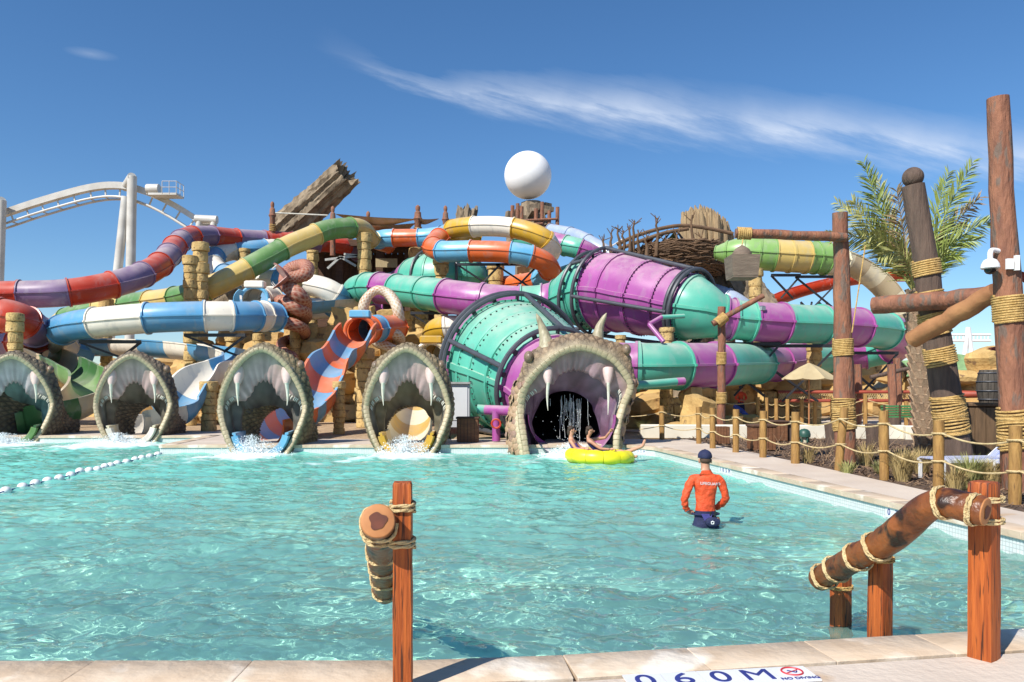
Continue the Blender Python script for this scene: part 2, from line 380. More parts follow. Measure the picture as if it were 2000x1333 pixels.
# ------------------------------------------------------------------ water: real waves, refraction and the sun's caustics
SPLASH = [(-7.05, 20.6, 1.0), (-2.9, 20.6, 1.0), (-12.8, 24.7, 1.3), (-16.6, 24.8, 1.2), (1.6, 20.3, .9)]
def make_water():
    g = np.random.default_rng(3); waves = []
    for i in range(80):
        lam = .11*2**(g.random()*3.9); k = 2*math.pi/lam; th = g.normal(1.45, .75)+(math.pi if g.random() < .4 else 0)
        waves.append((k*math.cos(th), k*math.sin(th), g.random()*6.28, .0037*lam**.85))
    t = np.linspace(0, 1, 760); Y = 4.15+22.1*t**1.7
    s = np.linspace(-1, 1, 720)
    U, TT = np.meshgrid(s, Y)
    half_l = np.minimum(TT*.70+2.2, 20.5); X = np.where(U < 0, U*half_l, U*np.minimum(TT*.70+2.2, 6.9))
    Z = np.zeros_like(X); Xw = X+.16*np.sin(TT*1.3)+.1*np.sin(X*2.1+TT)
    att = 1.0
    for kx, ky, p, a in waves:
        lam = 2*math.pi/math.hypot(kx, ky)
        fade = np.clip(lam/(.012*TT), 0, 1.0) if lam < .3 else 1.0
        Z += a*np.sin(kx*Xw+ky*TT+p)*fade
    near = np.clip((TT-4.7)/1.2, .45, 1); Z *= near*(1.0+.5*np.sin(X*.9+1.7*np.sin(TT*.5))*np.sin(TT*1.1+1.3*np.sin(X*.6)))
    # aerated, choppy water where the slides run out
    def fbm(x, y, o=5, f=1.0, seed=0):
        gg = np.random.default_rng(seed); r = np.zeros_like(x); a = 1.0
        for _ in range(o):
            for _ in range(4):
                th = gg.random()*6.28; r += a*.3*np.sin(f*(math.cos(th)*x+math.sin(th)*y)+gg.random()*6.28+1.3*np.sin(f*.7*(x*math.sin(th)-y*math.cos(th))))
            f *= 2.1; a *= .55
        return r
    nz = fbm(X, TT, 6, 1.6, 5); nz2 = fbm(X*1.0, TT*2.0, 6, 4.0, 8)
    foam = np.zeros_like(X); milk_fill = .28+.72*np.clip((TT-6.5)/10, 0, 1)**.9  # base share brightens the near water; the rest is aeration
    for (x, y, w) in SPLASH:
        dx = X-x; dy = y-TT
        core = np.exp(-((dx/(1.05*w))**2+(dy/(1.2*w))**2))*1.5
        drift = np.exp(-(((dx+.55*dy+.3)/(1.0*w+.22*np.abs(dy)))**2))*np.exp(-np.clip(dy, 0, 50)/(2.0*w))*(dy > -.6)*.85
        foam = np.maximum(foam, np.maximum(core, drift))
    Z += np.clip(foam, 0, 1)*(.05*nz2+.05)
    foam_v = np.clip(foam*1.25+nz2*.55*np.clip(foam*3, 0, 1)-.52, 0, 1)
    streak = np.clip(fbm(X*1.2+TT*.6, TT*3.2, 5, 2.0, 21)-1.0, 0, 1)*np.clip((TT-10)/10, 0, 1)*.6
    foam_v = np.clip(foam_v+streak, 0, 1)
    # keep lapping clear of the deck edge
    v = np.stack([X, TT, Z], -1).reshape(-1, 3); n = U.shape[1]; m = U.shape[0]
    i = np.arange((m-1)*(n-1)); r = i//(n-1); c = i % (n-1); a = r*n+c
    f = np.stack([a, a+1, a+n+1, a+n], -1)
    me = bpy.data.meshes.new('water'); me.vertices.add(len(v)); me.vertices.foreach_set('co', v.ravel())
    me.loops.add(f.size); me.loops.foreach_set('vertex_index', f.ravel().astype(np.int32))
    me.polygons.add(len(f)); me.polygons.foreach_set('loop_start', np.arange(0, f.size, 4, dtype=np.int32)); me.polygons.foreach_set('loop_total', np.full(len(f), 4, np.int32))
    me.polygons.foreach_set('use_smooth', np.ones(len(f), bool)); me.update(); me.validate()
    at_ = me.color_attributes.new('Col', 'FLOAT_COLOR', 'POINT'); cc = np.ones((len(v), 4)); cc[:, 0] = foam_v.ravel(); cc[:, 1] = milk_fill.ravel(); at_.data.foreach_set('color', cc.ravel())
    mt = bpy.data.materials.new('pool_water'); mt.use_nodes = True; N = mt.node_tree.nodes; L = mt.node_tree.links; N.remove(N['Principled BSDF']); out = N['Material Output']
    rf = N.new('ShaderNodeBsdfRefraction'); rf.inputs['IOR'].default_value = 1.33; rf.inputs['Roughness'].default_value = 0; rf.inputs['Color'].default_value = (.88, 1.0, .96, 1)
    gl = N.new('ShaderNodeBsdfGlossy'); gl.inputs['Roughness'].default_value = .03
    fr = N.new('ShaderNodeFresnel'); fr.inputs[0].default_value = 1.33
    at2 = N.new('ShaderNodeAttribute'); at2.attribute_name = 'Col'; sp = N.new('ShaderNodeSeparateColor'); L.new(at2.outputs[0], sp.inputs[0])
    mk_ = N.new('ShaderNodeBsdfDiffuse'); mk_.inputs[0].default_value = (.23, .71, .60, 1)      # bubbles in stirred water, plus added brightness for sunlight missing nearby
    cr = N.new('ShaderNodeMapRange'); cr.inputs[1].default_value = .28; cr.inputs[2].default_value = 1.0; L.new(sp.outputs[1], cr.inputs[0]); cm_ = N.new('ShaderNodeMixRGB'); cm_.inputs[1].default_value = (.44, .84, .71, 1); cm_.inputs[2].default_value = (.23, .71, .60, 1); L.new(cr.outputs[0], cm_.inputs[0]); L.new(cm_.outputs[0], mk_.inputs[0])  # paler near tone stands in for sunlight lost in refraction
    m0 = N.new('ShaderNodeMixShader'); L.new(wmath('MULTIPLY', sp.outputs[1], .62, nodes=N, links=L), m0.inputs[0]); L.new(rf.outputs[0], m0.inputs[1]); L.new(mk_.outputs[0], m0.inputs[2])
    mx = N.new('ShaderNodeMixShader'); L.new(fr.outputs[0], mx.inputs[0]); L.new(m0.outputs[0], mx.inputs[1]); L.new(gl.outputs[0], mx.inputs[2])
    fo = N.new('ShaderNodeBsdfDiffuse'); fo.inputs[0].default_value = (.80, .87, .87, 1)
    mf = N.new('ShaderNodeMixShader'); L.new(sp.outputs[0], mf.inputs[0]); L.new(mx.outputs[0], mf.inputs[1]); L.new(fo.outputs[0], mf.inputs[2]); L.new(mf.outputs[0], out.inputs[0])
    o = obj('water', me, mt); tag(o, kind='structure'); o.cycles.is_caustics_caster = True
    return o
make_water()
def splash(name, label, x, y, w, h, n, seed):
    g = np.random.default_rng(seed); vf = []
    base = np.array([[1, 0, -.7], [-1, 0, -.7], [0, 1, .7], [0, -1, .7]]); tf = [(0, 2, 3), (1, 3, 2), (0, 1, 2), (0, 3, 1)]
    for i in range(n):
        a = g.random()*6.28; rr = abs(g.normal(0, .5))*w; z = h*g.random()**2.2*math.exp(-(rr/w)**2*.8)*1.2
        p = np.array([x+math.cos(a)*rr, y+math.sin(a)*rr*.6-z*.1, z+.01]); s = (.005+.013*g.random()**3)*(1.3-z/h*.6)
        q = Matrix.Rotation(g.random()*6.28, 3, Vector(g.normal(size=3)).normalized())
        vf.append((base*s*[1, 1, 1.6] @ np.array(q).T+p, tf))
    m = pm('white_spray', (.86, .90, .90), .3, (.8, .86, .87), 5)
    o = mk(name, merge(*vf), m, smooth=False); tag(o, kind='stuff'); o['label'] = label; return setorigin(o)
for k, (x, y, w) in enumerate(SPLASH):
    splash('splash', ['white spray at the blue and orange chute mouth', 'white spray at the yellow chute mouth', 'white spray at the blue and white chute mouth', 'white spray at the green chute mouth', 'white spray under the horned serpent head'][k], x, y+.25, .75*w, .5 if k < 2 else .35, 5200, 40+k)

# depth tiles let into the deck and the wall
tile_m = pm('white_glazed_tile', (.74, .75, .76), .3, (.66, .67, .68), 3)
navy_m = pm('navy_lettering', (.022, .03, .17), .5, (.03, .04, .22), 6)
red_m = pm('red_lettering', (.55, .03, .04), .5)
def deck_marker():
    A = gp(1214, 1320, ZD+.003)[:2]; B = gp(1568, 1302.5, ZD+.003)[:2]
    d = B-A; L = np.linalg.norm(d); d /= L; dn = np.array([d[1], -d[0]]); w = L/5
    t = thing('depth_marker', 'white deck tiles reading 060M and NO DIVING', 'depth marker', (*((A+B)/2), ZD))
    ang = math.atan2(d[1], d[0]); z = ZD+.004
    for i, ch in enumerate('060M '):
        c = A+d*(i+.5)*w+dn*w*.5
        tl = mk('tile', box((c[0], c[1], z), (w-.004, w-.004, .008), ang), tile_m, t, smooth=False)
        if ch != ' ': put_text(ch, w*1.0, (c[0], c[1], z+.005), (*d, 0), (*(-dn), 0), navy_m, tl, bold=0 if ch == 'M' else .004, sx=1.15)
        else:
            put_text('NO DIVING', w*.2, (*(c+dn*w*.33), z+.005), (*d, 0), (*(-dn), 0), navy_m, t, bold=.005)
            cc = np.array([*(c-dn*w*.13), z+.006])
            mk('prohibition_ring', torus(cc, (.0001, 0, 1), w*.27, w*.025, 28, 6), red_m, t)
            mk('prohibition_bar', beam(cc+[-w*.19*d[0]+w*.1*dn[0], -w*.19*d[1]+w*.1*dn[1], 0], cc+[w*.19*d[0]-w*.1*dn[0], w*.19*d[1]-w*.1*dn[1], 0], w*.03, .003), red_m, t)
            mk('diver_figure', merge(beam(cc+[*(-d*w*.1-dn*w*.08), 0], cc+[*(d*w*.08+dn*w*.08), 0], w*.04, .003), beam(cc+[*(d*w*.08+dn*w*.08), 0], cc+[*(d*w*.14-dn*w*.02), 0], w*.03, .003)), navy_m, t)
deck_marker()
def wall_marker(s, i, Yc, z, w, h, label):
    a, b = np.array(PO[i]), np.array(PO[i+1]); d = (a-b)/np.linalg.norm(a-b)       # from far to near, as read from the pool
    k = (Yc-a[1])/(b[1]-a[1]); p = a+(b-a)*k; n = np.array([d[1], -d[0]])
    if n[0] > 0: n = -n
    t = thing('wall_depth_marker', label, 'depth marker', (p[0], p[1], z))
    k = len(s.replace('.', '')); 
    for j in range(k):
        c = p+d*((j-(k-1)/2)*w/k)
        tl = mk('tile', box((c[0]+n[0]*.003, c[1]+n[1]*.003, z), (w/k-.004, .008, h), math.atan2(d[1], d[0])), tile_m, t, smooth=False)
        put_text(s[j], h*.8, (c[0]+n[0]*.009, c[1]+n[1]*.009, z), (*d, 0), (0, 0, 1), navy_m, tl, bold=0 if s[j] == 'M' else .008)
wall_marker('105M', 5, 16.2, .10, .62, .15, 'white tiles reading 105M on the pool wall beyond the standing lifeguard')
wall_marker('07', 5, 10.6, .10, .34, .16, 'white tiles reading 0 7 on the pool wall behind the bent handrail')
wall_marker('135M', 7, 21.2, .10, .5, .13, 'small white tiles reading 135M in the pool corner beside the yellow raft')
# ------------------------------------------------------------------ slides
TH_SEAM = []
def tube_profile(n=28):
    a = []
    for side in (0, math.pi):
        a += [(side-rad(3.2), 0), (side-rad(2.6), 1), (side+rad(2.6), 1), (side+rad(3.2), 0)]
        for k in range(1, n//2): a.append((side+math.pi*k/(n//2), 0))
    return np.array(a)
def tube_rings(C, r, T, S, U, prof, seam=.055, roff=0.0):
    th = prof[:, 0]; R = np.zeros((len(C), len(th), 3))
    for i in range(len(C)):
        rr = r[i]+prof[:, 1]*seam+roff
        R[i] = C[i]+(rr*np.cos(th))[:, None]*S[i]+(rr*np.sin(th))[:, None]*U[i]
    return R
PROF = tube_profile()
def flume_profile(r, wall=.0, th=.06, rim=.09, n=14):
    """closed U profile in (side, up) about the channel floor"""
    p = []
    a = np.linspace(math.pi, 2*math.pi, n)
    p += [(-r, r+wall)] if wall else []
    p += [(r*math.cos(t), r+r*math.sin(t)) for t in a]
    p += [(r, r+wall)] if wall else []
    p += [(r+rim, r+wall+.01), (r+rim, r+wall-.05), (r+th, r+wall-.05)]
    p += [((r+th)*math.cos(t), r+(r+th)*math.sin(t)) for t in a[::-1][1:-1]]
    p += [(-r-th, r+wall-.05), (-r-rim, r+wall-.05), (-r-rim, r+wall+.01)]
    return np.array(p)
def slide(root, pts, r, cols, L=1.8, kind='tube', rkey=None, seam=.055, flange=.06, fw=.05, wall=0, step=.16, cut=None):
    """pts: (px,py,Y[,r[,colour]]); sections alternate through cols every L metres, or start where a control point names a colour"""
    P = []; names = {}
    for i, p in enumerate(pts):
        w = at(*p[:3]) if not isinstance(p[0], np.ndarray) else p[0]
        rr = p[3] if len(p) > 3 and p[3] else r
        P.append([*w, rr])
        if len(p) > 4 and p[4]: names[i] = p[4]
    Q, par = spline(P, step); C = Q[:, :3]; R_ = Q[:, 3]
    T, S, U = frames_z(C)
    s = np.concatenate([[0], np.cumsum(np.linalg.norm(np.diff(C, axis=0), axis=1))])
    # section boundaries
    bounds = [(0.0, names.get(0))]
    if names:
        keys = sorted(names)
        for k in keys:
            if k == 0: continue
            bounds.append((float(np.interp(k, par, s)), names[k]))
    full = []
    for i, (b0, nm) in enumerate(bounds):
        b1 = bounds[i+1][0] if i+1 < len(bounds) else s[-1]
        if nm and nm != 'auto': full.append((b0, b1, nm))
        else:
            k = max(1, round((b1-b0)/L))
            for j in range(k): full.append((b0+(b1-b0)*j/k, b0+(b1-b0)*(j+1)/k, None))
    ci = 0; out = []
    for b0, b1, nm in full:
        if nm is None: nm = cols[ci % len(cols)]; ci += 1
        elif nm in cols: ci = cols.index(nm)+1
        n = max(3, int(math.ceil((b1-b0)/step))+1)
        ss = np.linspace(b0+.004, b1-.004, n)
        f3 = lambda A: np.stack([np.interp(ss, s, A[:, k]) for k in range(A.shape[1])], -1)
        c, t, sd_, u = f3(C), f3(T), f3(S), f3(U); rr = np.interp(ss, s, R_)
        if kind == 'tube':
            # raised flange at both ends
            ins = lambda A: np.concatenate([A[:1], A[:1]+(A[1:2]-A[:1])*min(.45, fw/(ss[1]-ss[0])), A[:1]+(A[1:2]-A[:1])*min(.46, (fw+.005)/(ss[1]-ss[0])), A[1:-1], A[-1:]+(A[-2:-1]-A[-1:])*min(.46, (fw+.005)/(ss[1]-ss[0])), A[-1:]+(A[-2:-1]-A[-1:])*min(.45, fw/(ss[1]-ss[0])), A[-1:]])
            c, sd_, u = ins(c), ins(sd_), ins(u); rr = ins(rr[:, None])[:, 0].copy(); rr[:2] += flange; rr[-2:] += flange
            Rg = tube_rings(c, rr, None, sd_, u, PROF, seam)
            # close the flange lip down to the shell so the joint has a face
            a0 = tube_rings(c[:1], rr[:1]-flange-.03, None, sd_[:1], u[:1], PROF, 0); a1 = tube_rings(c[-1:], rr[-1:]-flange-.03, None, sd_[-1:], u[-1:], PROF, 0)
            Rg = np.concatenate([a0, Rg, a1])
            o = mk('tube_section', loft(Rg, True), fibre(nm), root, sharp=30)
        else:
            Rg = np.zeros((len(c), 0, 3)); rows = []
            for i in range(len(c)):
                p = flume_profile(rr[i], wall)
                rows.append(c[i]+p[:, :1]*sd_[i]+p[:, 1:]*u[i])
            o = mk('flume_section', loft(np.array(rows), True, True, True), fibre(nm), root, sharp=40)
        out.append(o)
    return C, R_, S, U, s, out
def sl_thing(name, label, p, cat='slide'):
    w = at(*p); return thing(name, label, cat, (w[0], w[1], .06))

def steel_ring(root, c, ax, R, dbl=0, strut_to=None, brk=14, rr=.085):
    c = np.asarray(c, float); ax = np.asarray(ax, float); ax /= np.linalg.norm(ax)
    for k in ([0] if not dbl else [-dbl/2, dbl/2]):
        mk('steel_ring', torus(c+ax*k, ax, R, rr, 56, 8), steel(), root)
    s = np.cross(ax, [0, 0, 1.0]); s /= np.linalg.norm(s); u = np.cross(s, ax)
    for i in range(brk):
        a = 2*math.pi*(i+.5)/brk; d = math.cos(a)*s+math.sin(a)*u
        mk('bracket', beam(c+d*(R-.22)-ax*.0, c+d*(R+.02), .07, .16), steel_d(), root, smooth=False)
    return s, u
def strut(root, c0, ax0, R0, c1, ax1, R1, angs, r=.09):
    for a in angs:
        P = []
        for c, ax, R in ((c0, ax0, R0), (c1, ax1, R1)):
            ax = np.asarray(ax, float)/np.linalg.norm(ax); s = np.cross(ax, [0, 0, 1.0]); s /= np.linalg.norm(s); u = np.cross(s, ax)
            P.append(np.asarray(c)+R*(math.cos(a)*s+math.sin(a)*u))
        mk('steel_strut', bar(P[0], P[1], r, 10), steel(), root)
def support(root, px, py, Y, w, dz=.9):
    """dark steel cradle with raking props under a tube, running back to a column"""
    a = at(px, py, Y)
    mk('cradle', merge(beam(a+[-w/2, 0, 0], a+[w/2, 0, 0], .14, .14), beam(a+[-w/2, 0, -.02], a+[w*.35, .5, -dz], .09, .09), beam(a+[w/2, 0, -.02], a+[-.1, .5, -dz], .09, .09)), steel_d(), root, smooth=False)

# red and lilac tube, upper left
r_ = sl_thing('red_lilac_tube_slide', 'red and lilac tube slide sweeping in from the left above the blue and white one', (200, 562, 36))
slide(r_, [(-160, 580, 33.5), (-60, 577, 34), (30, 576, 34.5), (130, 572, 35), (200, 561, 36), (258, 545, 37.3), (303, 524, 39.2), (330, 499, 41.5), (346, 478, 44), (368, 464, 46.5), (405, 461, 48.5), (460, 466, 50.5), (540, 470, 52.5), (620, 474, 54), (675, 481, 55), (700, 495, 57)], .62, ['lilac', 'red'], 2.0)
slide(r_, [(-150, 605, 33), (-40, 612, 32), (30, 622, 32), (64, 641, 33), (60, 664, 35), (0, 676, 36.5), (-90, 680, 37)], .70, ['red', 'lilac'], 1.1)
# green and yellow tube
r_ = sl_thing('green_yellow_tube_slide', 'green and yellow tube slide slanting down behind the stone columns', (500, 515, 43))
slide(r_, [(725, 470, 49.5), (706, 449, 48.3), (675, 446, 47), (640, 450, 46.2), (600, 466, 45.3), (560, 483, 44.5), (500, 516, 43.2), (440, 548, 42.3), (390, 570, 42), (340, 583, 43), (270, 592, 45), (200, 604, 46.5), (140, 618, 47), (108, 640, 49)], .62, ['yellow', 'green'], 2.35)
# blue and white tube: the front turn, then the open flume to the second head
r_ = sl_thing('blue_white_tube_slide', 'blue and white tube slide making a long turn above the snake heads', (300, 622, 32))
slide(r_, [(536, 620, 34.8), (515, 618, 34.0, None, 'white'), (500, 618, 33.6, None, 'blue'), (452, 618, 32.8, None, 'white'), (400, 618, 32.4, None, 'blue'), (288, 622, 32, None, 'white'), (186, 631, 32.2, None, 'blue'), (150, 636, 32.5), (122, 645, 33.4, None, 'white'), (113, 662, 35), (135, 678, 36.3, None, 'blue'), (180, 688, 37)], .63, ['blue', 'white'], 2.35)
slide(r_, [(168, 694, 37), (240, 694, 36.6), (320, 698, 35.8), (395, 706, 34.6), (448, 716, 33.2), (468, 728, 31.9), (445, 742, 30.9, .72), (410, 757, 30.2, .8), (385, 783, 29.5, .8), (362, 815, 28.8, .76), (335, 838, 28.0, .7), (298, 848, 28.1), (262, 855, 27.5)], .62, ['blue', 'white'], 1.7, 'flume', wall=.12)
for x in (215, 420): support(r_, x, 668 if x < 300 else 655, 32.6, 2.6)
# upper blue and white tube
r_ = sl_thing('upper_blue_white_tube_slide', 'blue and white tube slide curling behind the red snake sculpture', (540, 549, 44))
slide(r_, [(560, 480, 53), (500, 488, 51), (450, 491, 50.2), (421, 502, 48.8), (418, 521, 47), (440, 538, 45.6), (480, 546, 45), (540, 549, 44.5), (600, 556, 44), (640, 566, 43.6), (662, 580, 43.8), (655, 597, 45), (612, 604, 46.5), (555, 604, 47)], .62, ['white', 'blue'], 2.0)
slide(r_, [(690, 606, 45), (640, 609, 43), (590, 615, 41), (540, 622, 40), (505, 628, 39)], .62, ['white', 'sky'], 2.2, 'flume')
# purple and teal raft slide: long tube, two steel-ringed cones and the run-out to the horned head
r_ = sl_thing('purple_teal_raft_slide', 'huge purple and teal raft slide tube with steel-ringed cones behind the horned head', (1000, 716, 27.8))
RK = [(725, 606, 48), (702, 590, 47), (696, 571, 45.5), (718, 563, 44, .85, 'teal'), (742, 563, 43.3, .85, 'purple'), (775, 567, 42.3, .85, 'teal'), (830, 573, 40.6, .85, 'teal'), (871, 579, 39.3, .86, 'purple'), (943, 588, 38.2, .86, 'purple'), (1015, 593, 38, .86, 'teal'), (1060, 592, 38, .9, 'purple'), (1088, 588, 37.8, 1.0, 'teal'),
      (1112, 583, 37.4, 1.3), (1138, 577, 36.9, 1.62, 'teal'), (1176, 571, 36.2, 1.80, 'purple'), (1215, 573, 35.3, 1.76, 'purple'), (1262, 583, 34.2, 1.63, 'purple'), (1310, 593, 33.3, 1.5, 'purple'), (1348, 602, 32.6, 1.4, 'teal'), (1372, 609, 32.3, 1.22), (1398, 617, 32.2, .98), (1410, 620, 32.2, .88, 'purple'), (1430, 624, 32.2, .84, 'teal'), (1465, 628, 32.3, .84, 'purple'), (1526, 632, 32.7, .84, 'teal'),
      (1603, 635, 33.6, .84, 'purple'), (1676, 640, 34.6, .84, 'teal'), (1728, 647, 36.0, .84, 'purple'), (1748, 654, 37.0), (1758, 664, 38.4), (1740, 678, 40.4, .84, 'teal'), (1690, 689, 41.5, .84, 'purple'), (1620, 696, 41, .84, 'teal'), (1560, 703, 39, .84, 'purple'),
      (1515, 709, 36.5, .84, 'purple'), (1478, 711, 33.6, .84, 'teal'), (1440, 712, 31.4), (1398, 713, 29.6, .84, 'purple'), (1326, 715, 28.2, .84, 'teal'), (1245, 716, 27.6, .84, 'purple'), (1195, 714, 28.2), (1145, 706, 30.2, .9, 'teal'), (1085, 694, 33, .95, 'purple'), (1015, 690, 34, 1.0, 'teal'), (968, 694, 32.8, 1.15, 'purple'), (960, 702, 31, 1.7), (975, 710, 29.4, 2.2), (1000, 715, 28.2, 2.36, 'teal'),
      (1018, 722, 27.3, 2.32), (1042, 733, 26.3, 2.1), (1066, 747, 25.3, 1.82), (1080, 757, 24.7, 1.66, 'purple'), (1100, 775, 23.6, 1.5), (1113, 786, 22.6, 1.42)]
C, Rr, S_, U_, s_, parts = slide(r_, RK, .85, ['purple', 'teal'], 2.0, seam=.07, flange=.075, fw=.07)
pc = lambda k: at(*RK[k][:3])
dirn = lambda a, b: (pc(b)-pc(a))/np.linalg.norm(pc(b)-pc(a))
# steel rings and struts
iA, iB = 14, 18
axL = dirn(14, 18)
k1 = at(1000, 715, 28.2); k2 = at(1080, 757, 24.7); axK = (k2-k1)/np.linalg.norm(k2-k1)
steel_ring(r_, k1, axK, 2.66, .42, brk=18); steel_ring(r_, k2, axK, 1.92, 0, brk=14)
strut(r_, k1+axK*.2, axK, 2.66, k2, axK, 1.92, [rad(a) for a in (200, 95, 160, 20, 300)])
steel_ring(r_, at(1150, 576, 36.75), axL, 2.03, 0, brk=16); steel_ring(r_, pc(14), axL, 2.06, 0, brk=16)
steel_ring(r_, pc(18), axL, 1.66, .2, brk=14)
strut(r_, pc(14), axL, 2.06, pc(18), axL, 1.66, [rad(a) for a in (82, 172, 262, -10)])
strut(r_, pc(14), axL, 2.06, at(1150, 576, 36.75), axL, 2.03, [rad(a) for a in (40, 120, 200, 300)])
# flat hoops round the cones
for k, (a, b) in enumerate(((15, 16), (16, 17))):
    c = pc(b); mk('cone_hoop', torus(c, axL, RK[b][3]+.0, .06, 48, 6), fibre('purple'), r_)
for t in (.22, .45, .72):
    c = k1+(k2-k1)*t; R = np.interp(t, [0, .3, .6, 1], [2.36, 2.3, 2.02, 1.66]); mk('cone_hoop', torus(c, axK, R+.02, .07, 56, 6), fibre('teal'), r_)
def bolts(c, ax, R, n=64, r=.022):
    ax = np.asarray(ax, float)/np.linalg.norm(ax); s = np.cross(ax, [0, 0, 1.0]); s /= np.linalg.norm(s); u = np.cross(s, ax)
    o = mk('bolt_row', merge(*[box(np.asarray(c)+R*(math.cos(a)*s+math.sin(a)*u), (r*2, r*2, r*2), a) for a in np.linspace(0, 6.283, n, endpoint=False)]), steel_d(), r_, smooth=False); tag(o, kind='stuff')
for t in (.02, .27, .5, .77): bolts(k1+(k2-k1)*t, axK, np.interp(t, [0, .3, .6, 1], [2.36, 2.3, 2.02, 1.66])+.06)
for b in (14, 16, 17, 18): bolts(pc(b)+axL*.12, axL, RK[b][3]+.05, 56)
# water pipes
def pipework(pts, r, cols, lens):
    P = [at(*p) for p in pts]; n = len(P)-1
    for i in range(n): mk('water_pipe', bar(P[i], P[i+1], r, 12), fibre(cols[i]), r_)
pipework([(1268, 634, 27.8), (1292, 620, 28.2), (1336, 618, 28.5)], .085, ['purple', 'teal'], None)
pipework([(1268, 634, 27.8), (1296, 668, 27.4)], .085, ['purple'], None)
pipework([(1232, 754, 22.5), (1320, 746, 23.3), (1336, 745, 23.4)], .12, ['teal', 'purple'], None)
mk('pipe_collar', torus(at(1234, 754, 22.5), (1, .1, .05), .12, .07, 20, 8), fibre('purple'), r_)
pipework([(932, 800, 23.2), (948, 801, 23.2), (1000, 803, 22.6)], .15, ['teal', 'purple'], None)
pipework([(969, 803, 22.9), (969, 862, 22.9)], .12, ['purple'], None)
mk('valve_handle', torus(at(969, 828, 22.6), (0, 1, .1), .13, .03, 20, 6), fibre('red'), r_)
support(r_, 1445, 672, 32.4, 3.4, 2.2); support(r_, 1540, 676, 33, 4.2, 2.4); support(r_, 1690, 690, 35.2, 3.0, 2.0); support(r_, 850, 612, 40.5, 2.6, 1.4)
# lamp fixed on the tube
lp = thing('tube_lamp', 'small steel floodlight bracketed on the purple tube', 'lamp', at(1488, 612, 31.6))
mk('lamp_body', box(at(1488, 603, 31.6), (.26, .26, .22), .3, .04), pm('zinc', (.5, .5, .5), .35, metal=.8), lp); mk('lamp_arm', bar(at(1488, 607, 31.6), at(1485, 616, 31.75), .03), steel_d(), lp)
# teal funnel far behind
r_ = sl_thing('teal_funnel_slide', 'teal funnel slide with a grey steel hoop behind the orange loops', (835, 545, 46))
slide(r_, [(745, 560, 52, .8), (785, 556, 50.5, 1.0), (812, 548, 49, 1.4, 'teal'), (846, 545, 48, 1.62, 'teal'), (890, 545, 48, 1.62, 'teal'), (925, 552, 49, 1.3, 'purple'), (955, 560, 50, .9)], .8, ['teal', 'purple'], 2)
steel_ring(r_, at(843, 545, 48.2), at(846, 545, 48)-at(812, 548, 49), 1.8, 0, brk=12); steel_ring(r_, at(890, 545, 48), (1, .1, 0), 1.8, 0, brk=12)
# small purple and teal tube behind the yellow loop
r_ = sl_thing('small_purple_teal_tube_slide', 'smaller purple and teal tube slide emerging behind the gold and white loop', (1130, 490, 51))
slide(r_, [(1010, 470, 53), (1062, 470, 52), (1105, 480, 51, None, 'teal'), (1132, 487, 50.6, None, 'purple'), (1156, 500, 50.8, None, 'teal'), (1158, 518, 52, None, 'purple'), (1125, 531, 53, None, 'teal'), (1085, 545, 54)], .68, ['teal', 'purple'], 2)
r_ = sl_thing('silver_tube_slide', 'pale silver blue tube slide far behind the purple cone', (1150, 470, 60))
slide(r_, [(1075, 452, 63), (1120, 461, 61), (1160, 480, 59), (1195, 503, 58), (1230, 530, 57)], .6, ['silver'], 2.2)
slide(r_, [(1330, 560, 52), (1390, 570, 50), (1430, 585, 49), (1470, 612, 49)], .55, ['silver'], 2.2)
# orange and blue tubes
r_ = sl_thing('orange_blue_tube_slide', 'orange and sky blue tube slide looping round above the teal funnel', (950, 490, 44))
slide(r_, [(760, 478, 52.5), (738, 472, 51.5), (750, 466, 50.4), (790, 465, 50), (830, 464, 49.8), (862, 460, 49.4)], .57, ['orange', 'sky'], 1.5)
slide(r_, [(905, 448, 50.5), (878, 455, 48.6), (856, 468, 46.8), (846, 483, 45.3, None, 'orange'), (862, 491, 44.2, None, 'sky'), (920, 491, 43.6, None, 'orange'), (997, 494, 43.1, None, 'sky'), (1036, 501, 43.1, None, 'orange'), (1064, 513, 43.4), (1074, 530, 44.2, None, 'sky'), (1055, 546, 45.4, None, 'orange'), (1010, 556, 47), (950, 560, 49)], .6, ['orange', 'sky'], 2.0)
for x in (935, 1010): support(r_, x, 517, 43.6, 2.4, 1.3)
# gold and white loop
r_ = sl_thing('gold_white_tube_slide', 'gold and white tube slide looping on top of the orange and blue one', (980, 445, 46))
slide(r_, [(925, 466, 50), (893, 461, 48.6), (886, 449, 47.2, None, 'gold'), (925, 443, 46.3, None, 'white'), (1003, 446, 45.6, None, 'gold'), (1045, 458, 45.2), (1066, 470, 45.2, None, 'white'), (1076, 487, 45.8), (1066, 502, 47), (1030, 508, 48.5)], .6, ['gold', 'white'], 2.2)
slide(r_, [(1060, 590, 50, None, 'cream'), (1010, 600, 48), (985, 620, 46, None, 'gold'), (985, 640, 43.5), (955, 646, 41.5, None, 'white'), (905, 641, 40, None, 'white'), (870, 641, 39.5, None, 'gold'), (850, 650, 40.3), (860, 668, 41.5)], .63, ['gold', 'white'], 2)
slide(r_, [(925, 700, 38, None, 'tan'), (890, 694, 36.8, None, 'cream'), (862, 693, 35.8)], .68, ['tan'], 2)
